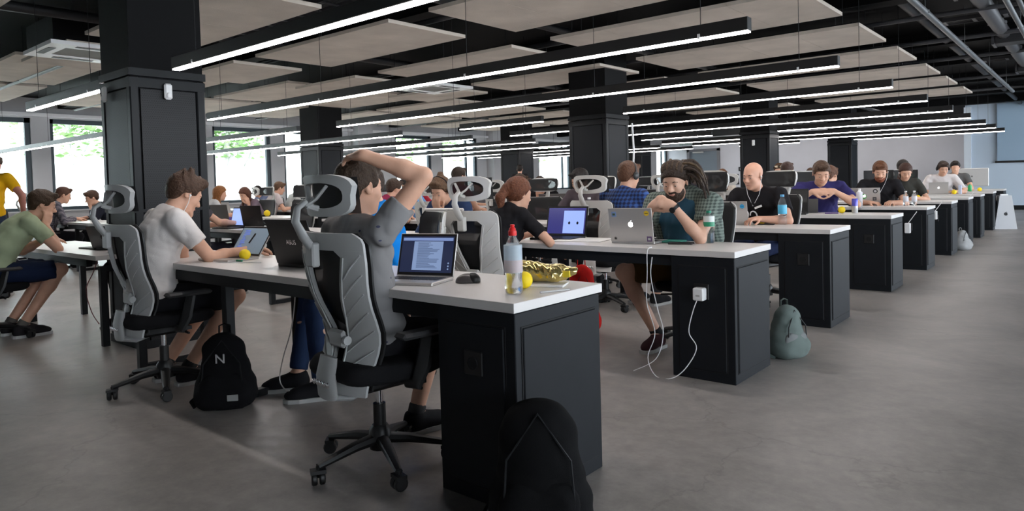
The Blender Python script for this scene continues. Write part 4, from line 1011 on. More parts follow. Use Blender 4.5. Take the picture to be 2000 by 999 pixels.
def ball(label, loc, r=.028): 
    o = MB().ball((0, 0, r), r, 20).build('foam_ball', M_yell, None, True); o.location = loc; return tag(o, label, 'ball', 'small yellow foam balls')
def bottle(label, loc, h=.24, r=.033, cap=(.7, .02, .02), lab=(.5, .7, .85), z0=.5, z1=.72, water=.35, sport=False, solid=None, lab2=None, la=1.):
    t = thing('bottle', label, 'bottle', loc)
    prof = [(r*.80, 0), (r*.95, .008), (r, .025), (r*.97, h*.18), (r*.93, h*.24), (r, h*.34), (r*1.0, h*.62), (r*.92, h*.70), (r*.66, h*.80), (r*.42, h*.86), (r*.40, h*.90)]
    MB().lathe(prof, 24).build('bottle_body', solid or M_pet, t, True)
    if water: MB().lathe([(r*.76, .004), (r*.9, .012), (r*.93, .03), (r*.9, h*water)], 20).build('water', mat('water', (.96, .98, 1), .02, trans=1., ior=1.33), t, True)
    MB().lathe([(r*1.02, h*z0*.68), (r*1.03, h*z0*.69), (r*1.03, h*z1*.86), (r*1.02, h*z1*.87)], 24).build('label_sleeve', mat('label_'+tag_hex(lab)+str(la), lab, .4, alpha=la), t, True)
    if lab2:
        hh = h*(z1*.86-z0*.69); MB().lathe([(r*1.032, h*z0*.69), (r*1.04, h*z0*.69+.001), (r*1.04, h*z0*.69+hh*.45), (r*1.032, h*z0*.69+hh*.46)], 24).build('label_band', mat('label_'+tag_hex(lab2)+str(la), lab2, .4, alpha=la), t, True)
    c = MB().lathe([(r*.45, h*.89), (r*.47, h*.90), (r*.47, h*.96), (r*.40, h*.965)], 18)
    if sport: c.lathe([(r*.40, h*.96), (r*.36, h*1.0), (r*.22, h*1.02), (r*.26, h*1.05), (r*.2, h*1.06)], 16)
    c.build('cap', mat('cap_'+tag_hex(cap), cap, .4), t, True); return t
def can(label, loc, h=.15, r=.025, c1=(.10, .09, .45), c2=(.5, .5, .5)):
    t = thing('can', label, 'can', loc)
    MB().lathe([(r*.9, 0), (r, .006), (r, h*.5)], 20).build('lower_wrap', mat('label_'+tag_hex(c2), c2, .3, .5), t, True)
    MB().lathe([(r, h*.5), (r, h*.95), (r*.85, h)], 20).build('upper_wrap', mat('label_'+tag_hex(c1), c1, .3, .3), t, True); return t
def slab(name, label, cat, loc, rz, w, d, h, m, par=None, bev=.003):
    o = MB().bbox(-w/2, -d/2, 0, w/2, d/2, h, bev).build(name, m); o.location = loc; o.rotation_euler = (0, 0, rz); return tag(o, label, cat)
def cord(label, pts, r=.0025, m=None, name='cable'):
    p0 = Vector(pts[0]); P = [Vector(p)-p0 for p in pts]; Q = []
    for i in range(len(P)-1):
        a, b, c_, d = P[max(i-1, 0)], P[i], P[i+1], P[min(i+2, len(P)-1)]
        for j in range(6):
            s_ = j/6; Q.append(.5*((2*b)+(c_-a)*s_+(2*a-5*b+4*c_-d)*s_*s_+(3*b-a-3*c_+d)*s_**3))
    Q.append(P[-1]); o = MB().tube(Q, r, 6).build(name, m or M_wht, None, True); o.location = p0; return tag(o, label, 'cable')
def backpack(label, loc, rz, w, d, h, col, col2=None, tall=1., letter=None, patch=False, lean=0., straps=True, loop=True):
    t = thing('backpack', label, 'backpack', loc, rz); m = cloth(col)
    G = Field((-w*.75, -d*1.1, -.02), (w*.75, d*1.1+lean, h*1.12), .011)
    G.cap((0, 0, w*.42), (0, lean, h-w*.40), w*.47, w*.36, .05, ((0, 1, 0), d/w*1.05)); G.cap((-w*.25, 0, .06), (w*.25, 0, .06), .07, .07, .06, ((0, 1, 0), d/.14)); G.cutplane((0, 0, .004), (0, 0, -1))
    G.wrinkle(.006, 20, 4); G.mesh('bag_body', m, t)
    G = Field((-w*.6, -d*1.2, -.02), (w*.6, d*.4, h*.6), .011); G.cap((-w*.16, -d*.34, h*.16), (w*.16, -d*.34, h*.16), w*.22, w*.22, .03, ((0, 1, 0), .42)); G.cap((-w*.14, -d*.34, h*.36), (w*.14, -d*.34, h*.36), w*.14, w*.14, .05, ((0, 1, 0), .5)); G.cutplane((0, 0, .01), (0, 0, -1)); G.wrinkle(.004, 24, 8); G.mesh('front_pocket', cloth(col2 or col), t)
    MB().tube([(-w*.34, -d*.42, h*.18), (-w*.30, -d*.40, h*.6), (0, -d*.30, h*.9), (w*.30, -d*.40, h*.6), (w*.34, -d*.42, h*.18)], .004, 5).build('zip', M_steel, t, True)
    if loop: MB().tube([(-.03, d*.1, h*.95), (-.028, d*.1, h*1.06), (0, d*.1, h*1.09), (.028, d*.1, h*1.06), (.03, d*.1, h*.95)], .008, 6, flat=(1, .5)).build('top_loop', cloth(col), t, True)
    if straps: MB().tube([(-w*.35, d*.4, h*.2), (-w*.55, d*.5, h*.12), (-w*.62, d*.2, .03), (-w*.5, -d*.1, .012)], .014, 6, flat=(1, .4)).build('shoulder_strap', cloth(col), t, True)
    if letter:
        text_mesh(letter, h*.17, mat('silver_print', (.42, .42, .42), .4), t, Matrix.Translation((0, -d*.51, h*.68)) @ Matrix.Rotation(PI/2, 4, 'X'), 'letter', .004)
    if patch: MB().bbox(w*.10, -d*.60, h*.14, w*.28, -d*.585, h*.22, .002).build('patch', mat('pale_patch', (.30, .30, .29), .6), t)
    return t
def headphones(lbl, who, col=(.01, .01, .012), cup=None):
    q = PEOPLE[who]; g = lambda x, y, z: [float(v) for v in q['hc']+q['R'] @ (V(x, y, z)*q['s'])]; par = q['t']
    t = thing('headphones', lbl, 'headphones', par.location, par.rotation_euler[2]); m = mat('hp_'+tag_hex(col), col, .4)
    MB().tube([g(.092*math.cos(a), -.01, .02+.108*math.sin(a)) for a in [PI*k/12 for k in range(13)]], .0075, 6, flat=(1.5, .7)).build('headband', m, t, True)
    R4 = Matrix([[float(x) for x in r] for r in q['R']]).to_4x4()
    for sx in (-1, 1): MB().ball((0, 0, 0), (.018*q['s'], .032*q['s'], .038*q['s']), 12, Matrix.Translation(g(sx*.090, -.006, -.002)) @ R4).build('ear_cup', m, t, True)
    return t
def earphones(lbl, who, sides=(1,)):
    q = PEOPLE[who]; g = lambda x, y, z: [float(v) for v in q['hc']+q['R'] @ (V(x, y, z)*q['s'])]; par = q['t']
    t = thing('earphones', lbl, 'earphones', par.location, par.rotation_euler[2])
    jn = q['ch']+q['fw']*.125*q['s']+q['d2']*.02
    for sx in sides:
        p = g(sx*.085, .006, -.008); n2 = [float(v) for v in q['nb']+q['rt']*sx*.055+q['fw']*.088*q['s']-q['d2']*.01]
        MB().ball(p, .008, 8).build('earbud', M_wht, t, True)
        MB().tube([p, g(sx*.083, .016, -.05), g(sx*.07, .02, -.11), n2, [float(v) for v in jn]], .0022, 5).build('cord', M_wht, t, True)
    return t

# ================================================================= PEOPLE AND THEIR CHAIRS
def seated(label, x, y, rz, ck='white', chlabel=None, cdx=0., cdy=.02, crz=0., **kw):
    t = person(label, (x, y, 0), rz, **kw)
    if ck:
        f = Vector((-math.sin(rz), math.cos(rz))); r = Vector((math.cos(rz), math.sin(rz)))
        chair(ck, chlabel or ('white-framed mesh chair under the ' + label), (x+f.x*cdy+r.x*cdx, y+f.y*cdy+r.y*cdx, 0), rz+crz)
    return t
BR, DK, RED, BLO = (.055, .028, .014), (.014, .009, .007), (.16, .050, .018), (.14, .085, .04)
# nearest row
A1 = 'man in a grey patterned t-shirt with one hand on top of his head'
chair('grey', 'grey-framed mesh chair holding the man with a hand on his head, in the foreground', (-.77, .02, 0), -.10)
person(A1, (-.83, .03, 0), -.12, h=.0062, s=.99, seat=.455, lean=-.17, slouch=.13, neck=.05, head=(.10, .04, 0), width=1.05,
    arms=(dict(w=(-.14, .16, .62), pole=(-1, -1, 0), fd=(.5, 1, -.2), nb=(-.3, .1, 1), curl=.5), dict(w=(.135, -.085, 1.292), pole=(.8, 1, -.6), fd=(-1, .05, .02), nb=(-.1, -.30, 1), curl=.48, spread=.30, thumb=1.0)),
    shirt=(.175, .170, .172), shirtmat=printed_mat((.20, .195, .197), (.05, .055, .10)), sleeve=.50, pants=(.010, .010, .012), plen=.82, hair='crop', hcol=(.045, .028, .018), legs=((-.13, .45, .0, -.13, .31), (.16, .47, .0, .07, .42)), sock=(.06, .06, .06), seed=3, hem=-.10)
A2 = 'man in a white t-shirt with messy hair typing with a fist at his mouth'
chair('grey', 'grey-framed mesh chair of the man in the white t-shirt beside the nearest column', (-2.70, -.03, 0), -.05)
person(A2, (-2.76, -.06, 0), -.08, h=.0068, s=1.02, lean=.10, slouch=.20, neck=.40, head=(0, .50, 0),
    arms=('chin', dict(w=(.22, .50, .795), pole=(.5, -.3, -1), fd=(-.15, 1, 0), nb=(0, .05, 1), curl=.4)),
    shirt=(.68, .64, .62), sleeve=.62, pants=(.010, .010, .012), plen=.80, hair='messy', hcol=(.060, .032, .020), legs=((-.12, .40, .0, -.14, .10), (.13, .44, -.01, .06, .16)), sock=(.04, .04, .04), seed=5, hem=-.10)
A3 = 'man in a bright blue t-shirt and jeans behind the nearest desk'
seated(A3, -1.66, .86, PI-.62, None, h=.0085, s=1.0, lean=.06, slouch=.14, neck=.25, head=(-.1, .25, 0),
    arms=(dict(w=(-.05, .34, .80), pole=(-1, -.4, -.6), fd=(.2, 1, 0), nb=(0, 0, 1), curl=.5), dict(w=(.16, .36, .80), pole=(1, -.3, -.7), fd=(-.1, 1, 0), nb=(0, 0, 1), curl=.4)),
    shirt=(.005, .20, .62), sleeve=.62, pants=(.020, .035, .085), hair='crop', hcol=(.03, .018, .012), legs=((-.16, .44, .0, -.20, .42), (.14, .48, .0, .04, .56)), width=1.12, seed=8)
A4 = 'man in a pale green t-shirt with a hand on his face at the left desk'
seated(A4, -5.36, -.24, -.05, 'white', 'white-framed chair of the man in pale green at the left edge', 0, -.02, 0, h=.0085, s=1.03, lean=.36, slouch=.34, neck=.20, head=(-.1, .30, 0),
    arms=('type', 'cheek'), shirt=(.36, .42, .27), sleeve=.62, pants=(.012, .02, .05), plen=.92, hair='short', hcol=(.045, .026, .014), legs=((-.13, .42, .02, -.12, .12), (.14, .44, .02, .10, .16)), sock=(.12, .11, .10), shoes=(.02, .018, .02), seed=11)
A5 = 'person in black trousers behind the nearest column typing on the dark laptop'
seated(A5, -4.98, .98, PI+.15, None, h=.010, s=.98, lean=.12, slouch=.12, head=(0, .4, 0), arms=(dict(w=(-.20, .36, .79), pole=(-1, -.4, -.6), fd=(.1, 1, 0), nb=(0, 0, 1), curl=.5), dict(w=(.06, .40, .79), pole=(1, -.4, -.6), fd=(-.1, 1, 0), nb=(0, 0, 1), curl=.5)),
    shirt=(.02, .02, .022), pants=(.008, .008, .009), plen=1.6, hair='short', hcol=BR, legs=((-.13, .40, 0, -.16, .30), (.13, .42, 0, .12, .34)), seed=13)
# second row
A6 = 'red-haired woman with a ponytail in a black t-shirt seen from behind'
chair('white', 'white-framed mesh chair of the red-haired woman in black', (-1.64, 1.70, 0), .05)
person(A6, (-1.63, 1.70, 0), -.15, h=.0085, s=.95, lean=.24, slouch=.28, neck=.25, head=(-.15, .18, 0), female=True, width=.98,
    arms=(dict(w=(-.05, .40, .79), pole=(-1, -.3, -.8), fd=(.2, 1, 0), nb=(0, 0, 1), curl=.5), dict(w=(.12, .38, .80), pole=(1, .1, -.75), fd=(-.9, .5, .05), nb=(0, 0, 1), curl=.5)),
    shirt=(.014, .013, .015), sleeve=.70, pants=(.02, .02, .03), hair='pony', hcol=(.13, .045, .022), seed=21)
A7 = 'man with dreadlocks and a beard resting his chin on clasped fists'
seated(A7, -.61, 2.64, PI+.02, 'white', 'white-framed chair of the man with dreadlocks', 0, -.02, 0, h=.0062, s=1.02, lean=.20, slouch=.20, neck=.30, head=(.10, .32, 0), width=1.08,
    arms=(dict(w=(-.075, .42, .985), pole=(-.55, -.1, -1), fd=(.75, .25, .35), nb=(-.2, .8, .35), curl=1.1, thumb=.4), dict(w=(.085, .41, .985), pole=(.55, -.1, -1), fd=(-.75, .3, .45), nb=(.2, .8, .35), curl=1.0, thumb=.4)),
    shirt=(.035, .095, .145), sleeve=.55, pants=(.075, .045, .014), plen=.86, hair='dreads', hcol=(.028, .018, .013), beard=((.040, .022, .014), .004), skin=(.60, .36, .26),
    legs=((-.16, .40, .02, -.12, .30), (.34, .34, .02, .18, .18)), shoes=(.05, .022, .026), sock=(.02, .02, .02), seed=23)
q = PEOPLE[A7]; dr_ = np.random.default_rng(5); hcq, Rq, sq = q['hc'], q['R'], q['s']
for i in range(26):     # each dreadlock is a part
    a = 1.0+2.9*i/25; a = PI-(a-PI) if False else a-PI; tier = i % 3; el = (.9, .55, .25)[tier]
    d0 = V(math.sin(a)*math.cos(el), -math.cos(a)*math.cos(el)*.95, math.sin(el)); p = d0*V(.078, .090, .082)+V(0, -.02, .035)
    pts = [hcq+Rq @ (p*sq)]; dirn = Rq @ unit(d0+V(0, -.5, .3)); cur = pts[0].copy(); L = dr_.uniform(.19, .30)
    for j in range(7):
        dirn = unit(dirn*1.0+V(0, -.12, -.55)+V(*(dr_.normal(0, .09, 3)))); cur = cur+dirn*L/7
        d_ = cur-hcq; 
        if np.linalg.norm(d_) < .105 and cur[2] > hcq[2]-.1: cur = hcq+unit(d_)*.108
        pts.append(cur.copy())
    MB().tube([[float(x) for x in u] for u in pts], [.009, .0105, .010, .0105, .0095, .009, .008, .004], 6).build('dreadlock', hairm((.050, .034, .026) if i % 4 else (.09, .06, .035)), q['t'], True)
for i in range(15):     # dreadlocks combed back over the crown
    x = -.066+.132*i/14; r_d = np.random.default_rng(i)
    pts = [hcq+Rq @ (V(x*(1-.12*abs(t_-.4))*1.05+r_d.normal(0, .002), .078*math.cos(t_*2.5)*(1-.25*(x/.07)**2)-.02, .052+.082*math.sin(t_*2.5+.35)*(1-.35*(x/.07)**2))*sq) for t_ in [k/8 for k in range(9)]]
    MB().tube([[float(v) for v in u] for u in pts], [.007, .0095, .0105, .010, .0105, .010, .0105, .010, .008], 6).build('dreadlock', hairm((.050, .034, .026) if i % 3 else (.085, .055, .035)), q['t'], True)
# checked over-shirt on the man with dreadlocks
G = Field(q['nb']-V(.32, .26, .42), q['nb']+V(.32, .22, .12), .0085)
for (S, E, W, a), sx in zip(q['AR'], (-1, 1)):
    u = unit(E-S); e = S+u*.165; G.cap(S, e, .069, .067, .03, end=(e, u)); G.cap(S-q['d2']*.02, S-q['d2']*.26-q['rt']*sx*.02, .075, .068, .05)
    G.cap(S, q['nb']-q['fw']*.02+q['rt']*sx*.04, .066, .055, .04)
G.cap(q['ch']-q['fw']*.05, q['nb']-q['fw']*.05, .11, .08, .05, (q['rt'], 1.5)); G.cap(q['ch']+q['fw']*.16-q['d2']*.2, q['nb']+q['fw']*.13+q['d2']*.05, .07, .055, .02, op='sub'); G.wrinkle(.006, 24, 2)
G.mesh('open_shirt', checked('green_grey_check', (.16, .20, .17), (.045, .06, .055), 60), q['t'])
A8 = 'man in navy with a small top bun and headphones behind the silver all-in-one computer'
seated(A8, -2.90, 2.72, PI+.1, None, h=.010, s=1.0, lean=.25, slouch=.22, neck=.3, head=(.1, .45, 0), arms=('type', 'face'), shirt=(.022, .035, .085), sleeve=1.9, hair='bun', hcol=(.10, .055, .03), pants=(.02, .03, .05), seed=25)
A9 = 'man in a dark grey t-shirt with a shaved neck typing beside the nearest column'
seated(A9, -6.02, 1.66, -.12, 'white', 'white-framed chair of the man in the dark grey t-shirt', -.05, 0, 0, h=.010, s=1.0, lean=.04, slouch=.12, neck=.18, head=(-.05, .12, 0), arms=('type', dict(w=(.10, .50, .80), pole=(.8, -.2, -.8), fd=(-.1, 1, 0), nb=(0, 0, 1), curl=.35)), shirt=(.060, .055, .062), sleeve=.6, hair='crop', hcol=(.05, .03, .018), pants=(.02, .02, .03), seed=27)
A10 = 'man in a plaid shirt facing right at the far left desks'
seated(A10, -10.9, 1.72, -.2, 'white', 'grey mesh chair of the man in the plaid shirt at the far left', -.02, 0, 0, h=.012, s=1.05, lean=.20, slouch=.2, head=(0, .3, 0), arms=('type', 'type'), shirtmat=checked('grey_plaid', (.03, .03, .045), (.17, .15, .17), 40), sleeve=1.9, hair='short', hcol=(.07, .03, .018), seed=29)
A11 = 'smiling man in a black jacket leaning over the far left desk'
seated(A11, -11.05, 2.78, PI-.1, None, h=.012, s=1.02, lean=.34, slouch=.25, neck=.2, head=(.0, .35, 0), arms=('chin', 'type'), shirt=(.018, .02, .03), sleeve=1.9, hair='short', hcol=(.06, .03, .016), seed=31)
# third row
A12 = 'man in a blue plaid shirt seen from behind right of the white headrest'
seated(A12, -1.75, 3.55, -.12, 'white', 'white-framed chair with wide headrest of the man in blue plaid', -.16, 0, .05, h=.010, s=1.05, lean=.10, slouch=.14, neck=.2, head=(-.1, .2, 0), arms=('type', 'type'), width=1.1, shirtmat=checked('blue_plaid', (.008, .014, .06), (.03, .085, .28), 36), sleeve=1.8, hair='short', hcol=(.10, .045, .024), seed=33)
A13 = 'bald man in a black t-shirt with white earphones'
seated(A13, -.80, 4.52, PI-.12, 'white', 'black-mesh chair of the bald man', .0, -.05, -.15, h=.0068, s=1.02, lean=.12, slouch=.16, neck=.28, head=(-.12, .22, 0), width=1.14,
    arms=(dict(w=(-.15, .40, .80), pole=(-1, -.4, -.6), fd=(.3, 1, 0), nb=(0, 0, 1), curl=.5), dict(w=(.13, .42, .80), pole=(1, -.4, -.7), fd=(-.25, 1, 0), nb=(0, 0, 1), curl=.5)), shirt=(.012, .012, .014), sleeve=.62, hair='bald', skin=(.62, .34, .24), pants=(.02, .03, .08), beard=None, seed=35)
A14 = 'dark-haired man in a grey-brown t-shirt looking down beside the large column'
seated(A14, -2.68, 4.52, PI+.05, 'white', 'white-framed chair with black headrest of the dark-haired man in grey-brown', .02, -.05, -.1, h=.009, s=1.04, lean=.12, slouch=.2, neck=.3, head=(-.15, .42, 0), arms=('type', 'rest'), shirt=(.075, .06, .068), sleeve=.6, hair='short', hcol=(.010, .007, .006), skin=(.45, .24, .15), seed=37)
A15 = 'woman with long ginger hair seen among the window-side desks'
seated(A15, -9.3, 3.55, -.4, None, h=.014, s=.95, lean=.1, slouch=.14, head=(0, .2, 0), shirt=(.5, .5, .5), sleeve=.6, hair='long', hcol=(.22, .085, .025), female=True, seed=39)
A16 = 'woman with brown hair resting her cheek on her hand at the window-side desks'
seated(A16, -9.45, 4.48, PI+.1, 'white', 'black-headrest chair of the woman resting her cheek', .1, -.05, 0, h=.012, s=.97, lean=.25, slouch=.25, head=(.2, .35, 0), arms=('cheek', 'type'), shirt=(.16, .12, .15), sleeve=1.8, hair='long', hcol=(.09, .035, .02), female=True, seed=41)
A17 = 'man in a light blue t-shirt facing the windows left of the bun-haired man'
seated(A17, -5.25, 4.40, PI-.6, 'white', 'dark chair back beside the man in light blue', .1, -.05, 0, h=.012, s=1.0, lean=.10, slouch=.15, head=(0, .3, 0), arms=('type', 'type'), shirt=(.16, .34, .62), sleeve=.6, hair='short', hcol=DK, seed=43)
# fourth row and beyond
A18 = 'man in a purple-navy t-shirt hiding his mouth behind laced fingers'
seated(A18, -.92, 6.52, PI+.42, 'white', 'black-mesh chair of the man with laced fingers', .02, -.05, 0, h=.0075, s=1.10, lean=.24, slouch=.24, neck=.25, head=(.05, .42, 0), width=1.1,
    arms=(dict(w=(-.105, .44, .985), pole=(-1, .2, -.8), fd=(1, .12, .0), nb=(0, .75, .6), curl=.35, spread=.2), dict(w=(.105, .44, .985), pole=(1, .2, -.8), fd=(-1, .12, .0), nb=(0, .75, .6), curl=.35, spread=.2)), shirt=(.035, .03, .12), sleeve=.62, hair='crop', hcol=(.075, .042, .026), seed=45)
A19 = 'man with dark hair in a royal blue top behind the white headrest'
seated(A19, -2.1, 5.55, -.15, 'white', 'white-framed chair with headrest of the man in royal blue', -.12, 0, .05, h=.012, s=1.06, lean=.12, slouch=.15, head=(0, .2, 0), shirt=(.02, .05, .20), sleeve=1.9, hair='short', hcol=(.035, .018, .012), seed=47)
A20 = 'man in black covering his face with one hand'
seated(A20, -4.80, 6.5, PI+.35, None, h=.010, s=1.03, lean=.28, slouch=.26, neck=.25, head=(.1, .42, 0), arms=('type', 'face'), shirt=(.012, .012, .014), sleeve=.6, hair='short', hcol=(.045, .026, .018), seed=49)
A21 = 'person in a pink shirt half hidden behind a white headrest'
seated(A21, -4.62, 5.45, -.3, 'white', 'white-framed chair carrying a black bat-shaped emblem left of the man covering his face', -.12, .02, .1, h=.014, s=1.0, lean=.1, slouch=.15, head=(0, .2, 0), shirt=(.55, .33, .38), sleeve=1.8, hair='short', hcol=BR, seed=51)
bat = MB().prism([(.0, -.035), (.02, -.01), (.045, -.02), (.05, .0), (.085, -.012), (.11, .03), (.06, .022), (.035, .028), (.015, .015), (.008, .03), (0, .018), (-.008, .03), (-.015, .015), (-.035, .028), (-.06, .022), (-.11, .03), (-.085, -.012), (-.05, 0), (-.045, -.02), (-.02, -.01)], 0, .004, Matrix.Rotation(PI/2, 4, 'X')).build('emblem', M_black)
bat.location = (-4.66, 5.22, .93); bat.rotation_euler = (0, 0, -.2); tag(bat, 'black winged emblem fixed to the back of the white chair before the man in black', 'emblem')
A22 = 'man in a pale t-shirt with brown hair facing right far behind the dark laptops'
seated(A22, -10.95, 5.55, -.3, 'white', 'chair of the man in the pale t-shirt far behind', -.1, 0, 0, h=.014, s=1.06, lean=.12, slouch=.2, head=(0, .3, 0), shirt=(.52, .45, .44), sleeve=.6, hair='crop', hcol=(.09, .045, .022), seed=53)
A23 = 'red-bearded man in a black t-shirt behind the sticker-covered laptop'
seated(A23, -.68, 8.38, PI+.25, 'white', 'black wide-headrest chair of the red-bearded man', 0, -.05, 0, h=.008, s=1.06, lean=.10, slouch=.20, neck=.3, head=(.05, .42, 0), arms=('type', 'rest'), shirt=(.012, .012, .014), sleeve=.62, hair='short', hcol=(.12, .05, .025), beard=((.20, .06, .03), .006), seed=55)
A24 = 'man in a light grey hoodie behind the white headrest beside the red-bearded man'
seated(A24, -1.15, 7.42, -.2, 'white', 'white-framed chair with headrest of the man in the light grey hoodie', -.10, 0, 0, h=.010, s=1.04, lean=.22, slouch=.2, head=(0, .25, 0), arms=('type', dict(w=(.20, .42, .80), pole=(1, -.2, -.8), fd=(0, 1, 0), nb=(0, 0, 1), curl=.5)), shirt=(.36, .35, .36), sleeve=1.95, hair='crop', hcol=(.11, .05, .03), seed=57)
A25 = 'man with sunglasses pushed up on his hair and a blue shirt'
seated(A25, -2.6, 10.2, PI+.25, 'white', 'black-mesh chair of the man with sunglasses on his hair', -.1, -.05, 0, h=.011, s=1.10, lean=.10, slouch=.12, neck=.15, head=(0, .15, 0), shirt=(.10, .16, .30), sleeve=1.9, hair='short', hcol=BR, beard=((.03, .018, .012), .004), seed=59)
q = PEOPLE[A25]; sgl = thing('sunglasses', 'pale sunglasses resting on the hair of the man in the blue shirt', 'glasses', q['t'].location, q['t'].rotation_euler[2])
for sx in (-1, 1): MB().ball([float(v) for v in q['hc']+q['R'] @ V(sx*.034, .088, .085)*q['s']], (.030, .010, .018), 10).build('lens', mat('amber_lens', (.5, .42, .3), .2), sgl, True)
MB().tube([[float(v) for v in q['hc']+q['R'] @ V(*p)*q['s']] for p in ((-.085, 0, .05), (-.07, .07, .085), (0, .1, .088), (.07, .07, .085), (.085, 0, .05))], .006, 6).build('frame', M_black, sgl, True)
A26 = 'man with short dark hair right of the man with sunglasses'
seated(A26, -2.62, 12.0, PI+.15, None, h=.012, s=1.02, lean=.15, slouch=.15, neck=.2, head=(.1, .2, 0), shirt=(.25, .22, .28), sleeve=.6, hair='short', hcol=BR, seed=61)
A27 = 'person with brown hair behind a black mesh headrest right of the bald man'
seated(A27, -2.2, 9.2, -.1, 'grey', 'dark chair with a white-rimmed headrest right of the bald man', -.02, 0, 0, h=.014, s=1.1, lean=.04, slouch=.1, head=(0, .1, 0), shirt=(.02, .02, .04), hair='short', hcol=(.05, .025, .018), seed=63)
A28 = 'woman in a white top resting her cheek near the far door'
seated(A28, -3.62, 10.2, PI+.35, 'white', 'black-mesh chair of the woman in the white top', .1, -.05, 0, h=.010, s=1.04, lean=.16, slouch=.18, neck=.2, head=(.1, .25, 0), arms=('type', 'cheek'), shirt=(.58, .52, .45), sleeve=.8, hair='long', hcol=(.11, .05, .025), female=True, seed=65)
A29 = 'pink-faced person behind the man in royal blue'
seated(A29, -3.7, 9.2, -.6, None, h=.014, s=1.0, lean=.1, slouch=.14, head=(0, .2, 0), shirt=(.35, .18, .22), hair='buzz', hcol=(.2, .10, .06), seed=67)
A30 = 'woman with a dark braid in a dark olive t-shirt'
seated(A30, -.72, 10.2, PI+.2, 'white', 'black wide-headrest chair of the woman with the braid', 0, -.05, 0, h=.009, s=1.05, lean=.16, slouch=.2, neck=.3, head=(.15, .42, 0), arms=('type', 'rest'), shirt=(.045, .045, .040), sleeve=.7, hair='braid', hcol=(.045, .020, .014), female=True, seed=69)
A31 = 'person in a mint top with a raised hand behind the woman with the braid'
seated(A31, -.95, 11.0, -.25, None, h=.012, s=1.1, lean=.05, slouch=.12, head=(.2, .2, 0), arms=('type', 'cheek'), shirt=(.25, .52, .42), sleeve=.8, hair='short', hcol=DK, seed=71)
A32 = 'man in a white patterned shirt with headphones behind the small silver laptop'
seated(A32, -.72, 13.4, PI+.3, None, h=.010, s=1.10, lean=.12, slouch=.16, neck=.3, head=(.1, .38, 0), arms=('rest', 'rest'), shirt=(.60, .56, .55), sleeve=.8, hair='short', hcol=(.045, .024, .016), seed=73)
A33 = 'person hidden behind the far white all-in-one computer, only the hair visible'
seated(A33, -.75, 15.3, PI+.2, None, h=.014, s=1.1, lean=.05, slouch=.1, head=(0, .2, 0), shirt=(.1, .1, .1), hair='short', hcol=DK, seed=75)
A34 = 'person in a red shirt beside the man in light blue'
seated(A34, -6.75, 5.55, -.3, None, h=.014, s=1.0, lean=.15, slouch=.2, head=(0, .3, 0), arms=('type', 'cheek'), shirt=(.42, .03, .05), sleeve=.8, hair='short', hcol=DK, seed=77)
A35 = 'person with dark hair above the white headrest of the second row'
seated(A35, -5.75, 5.50, -.1, None, h=.014, s=1.15, lean=.02, slouch=.08, head=(0, .05, 0), shirt=(.3, .05, .1), hair='short', hcol=(.035, .018, .014), seed=79)
A36 = 'man in a yellow t-shirt standing at the left edge'
person(A36, (-8.35, .42, 0), .9, h=.012, s=1.02, lean=.12, slouch=.2, neck=.2, head=(0, .3, 0), standing=True, arms=(dict(w=(-.30, .12, .95), pole=(-1, -1, 0), fd=(0, .3, -1), nb=(-1, 0, 0)), dict(w=(.30, .18, .98), pole=(1, -1, 0), fd=(0, .4, -1), nb=(1, 0, 0))), shirt=(.78, .42, .01), sleeve=.62, pants=(.03, .04, .07), hair='short', hcol=BR, skin=(.5, .22, .17), seed=81)
A37 = 'standing person in dark clothes far away before the window, beside the monitor'
person(A37, (-10.0, 12.2, 0), .6, h=.014, s=.98, standing=True, arms=('down', 'down'), shirt=(.012, .012, .014), pants=(.01, .01, .012), hair='short', hcol=DK, lean=.02, slouch=.05, neck=.1, head=(0, .1, 0), seed=83)
extras = [('man in a white shirt hunched behind the smiling man', -14.2, 4.45, PI, (.5, .48, .5), BR, 'short'), ('person in a pale blue shirt at the window-side desks', -13.4, 4.5, PI+.2, (.25, .32, .5), BR, 'short'),
 ('person with brown hair right of the man in the pale t-shirt', -13.2, 7.38, -.2, (.5, .5, .48), BR, 'crop'), ('person in a red sweater far left between the desks', -12.4, 3.5, -.1, (.45, .06, .05), BR, 'short'),
 ('person in dark clothes behind the woman resting her cheek', -12.6, 6.5, PI, (.1, .12, .2), DK, 'short'), ('person in a white top left of the raised elbow', -8.9, 6.6, PI+.1, (.45, .45, .47), DK, 'short'),
 ('person in grey behind the man with the top bun', -7.7, 8.35, PI, (.2, .2, .22), DK, 'short'), ('person in dark red behind the white chair of the second row', -5.1, 3.52, -.2, (.30, .03, .08), (.04, .02, .014), 'short'),
 ('person in pale grey near the far monitor', -7.9, 10.2, PI, (.4, .38, .4), BR, 'short')]
for i, (lb, x, y, rz, col, hc_, hr) in enumerate(extras):
    seated(lb, x, y, rz, 'white', 'white-framed chair of the '+lb, 0, -.02, 0, h=.015, s=1.0, lean=.2, slouch=.2, head=(.1*(i % 3), .3, 0), shirt=col, hair=hr, hcol=hc_, sleeve=.7, arms=('type', 'rest'), seed=90+i)
headphones('black headphones of the man with the top bun', A8); headphones('black headphones of the man in the white patterned shirt', A32)
headphones('dark headphones worn by the man in blue plaid', A12, (.03, .03, .03))
earphones('white earphones hanging from the bald man', A13, (-1, 1)); earphones('white earphone wire on the man in the white t-shirt', A2, (1,))
earphones('white earphone of the red-bearded man', A23, (-1,)); earphones('white earphones of the woman with the braid', A30, (1,))
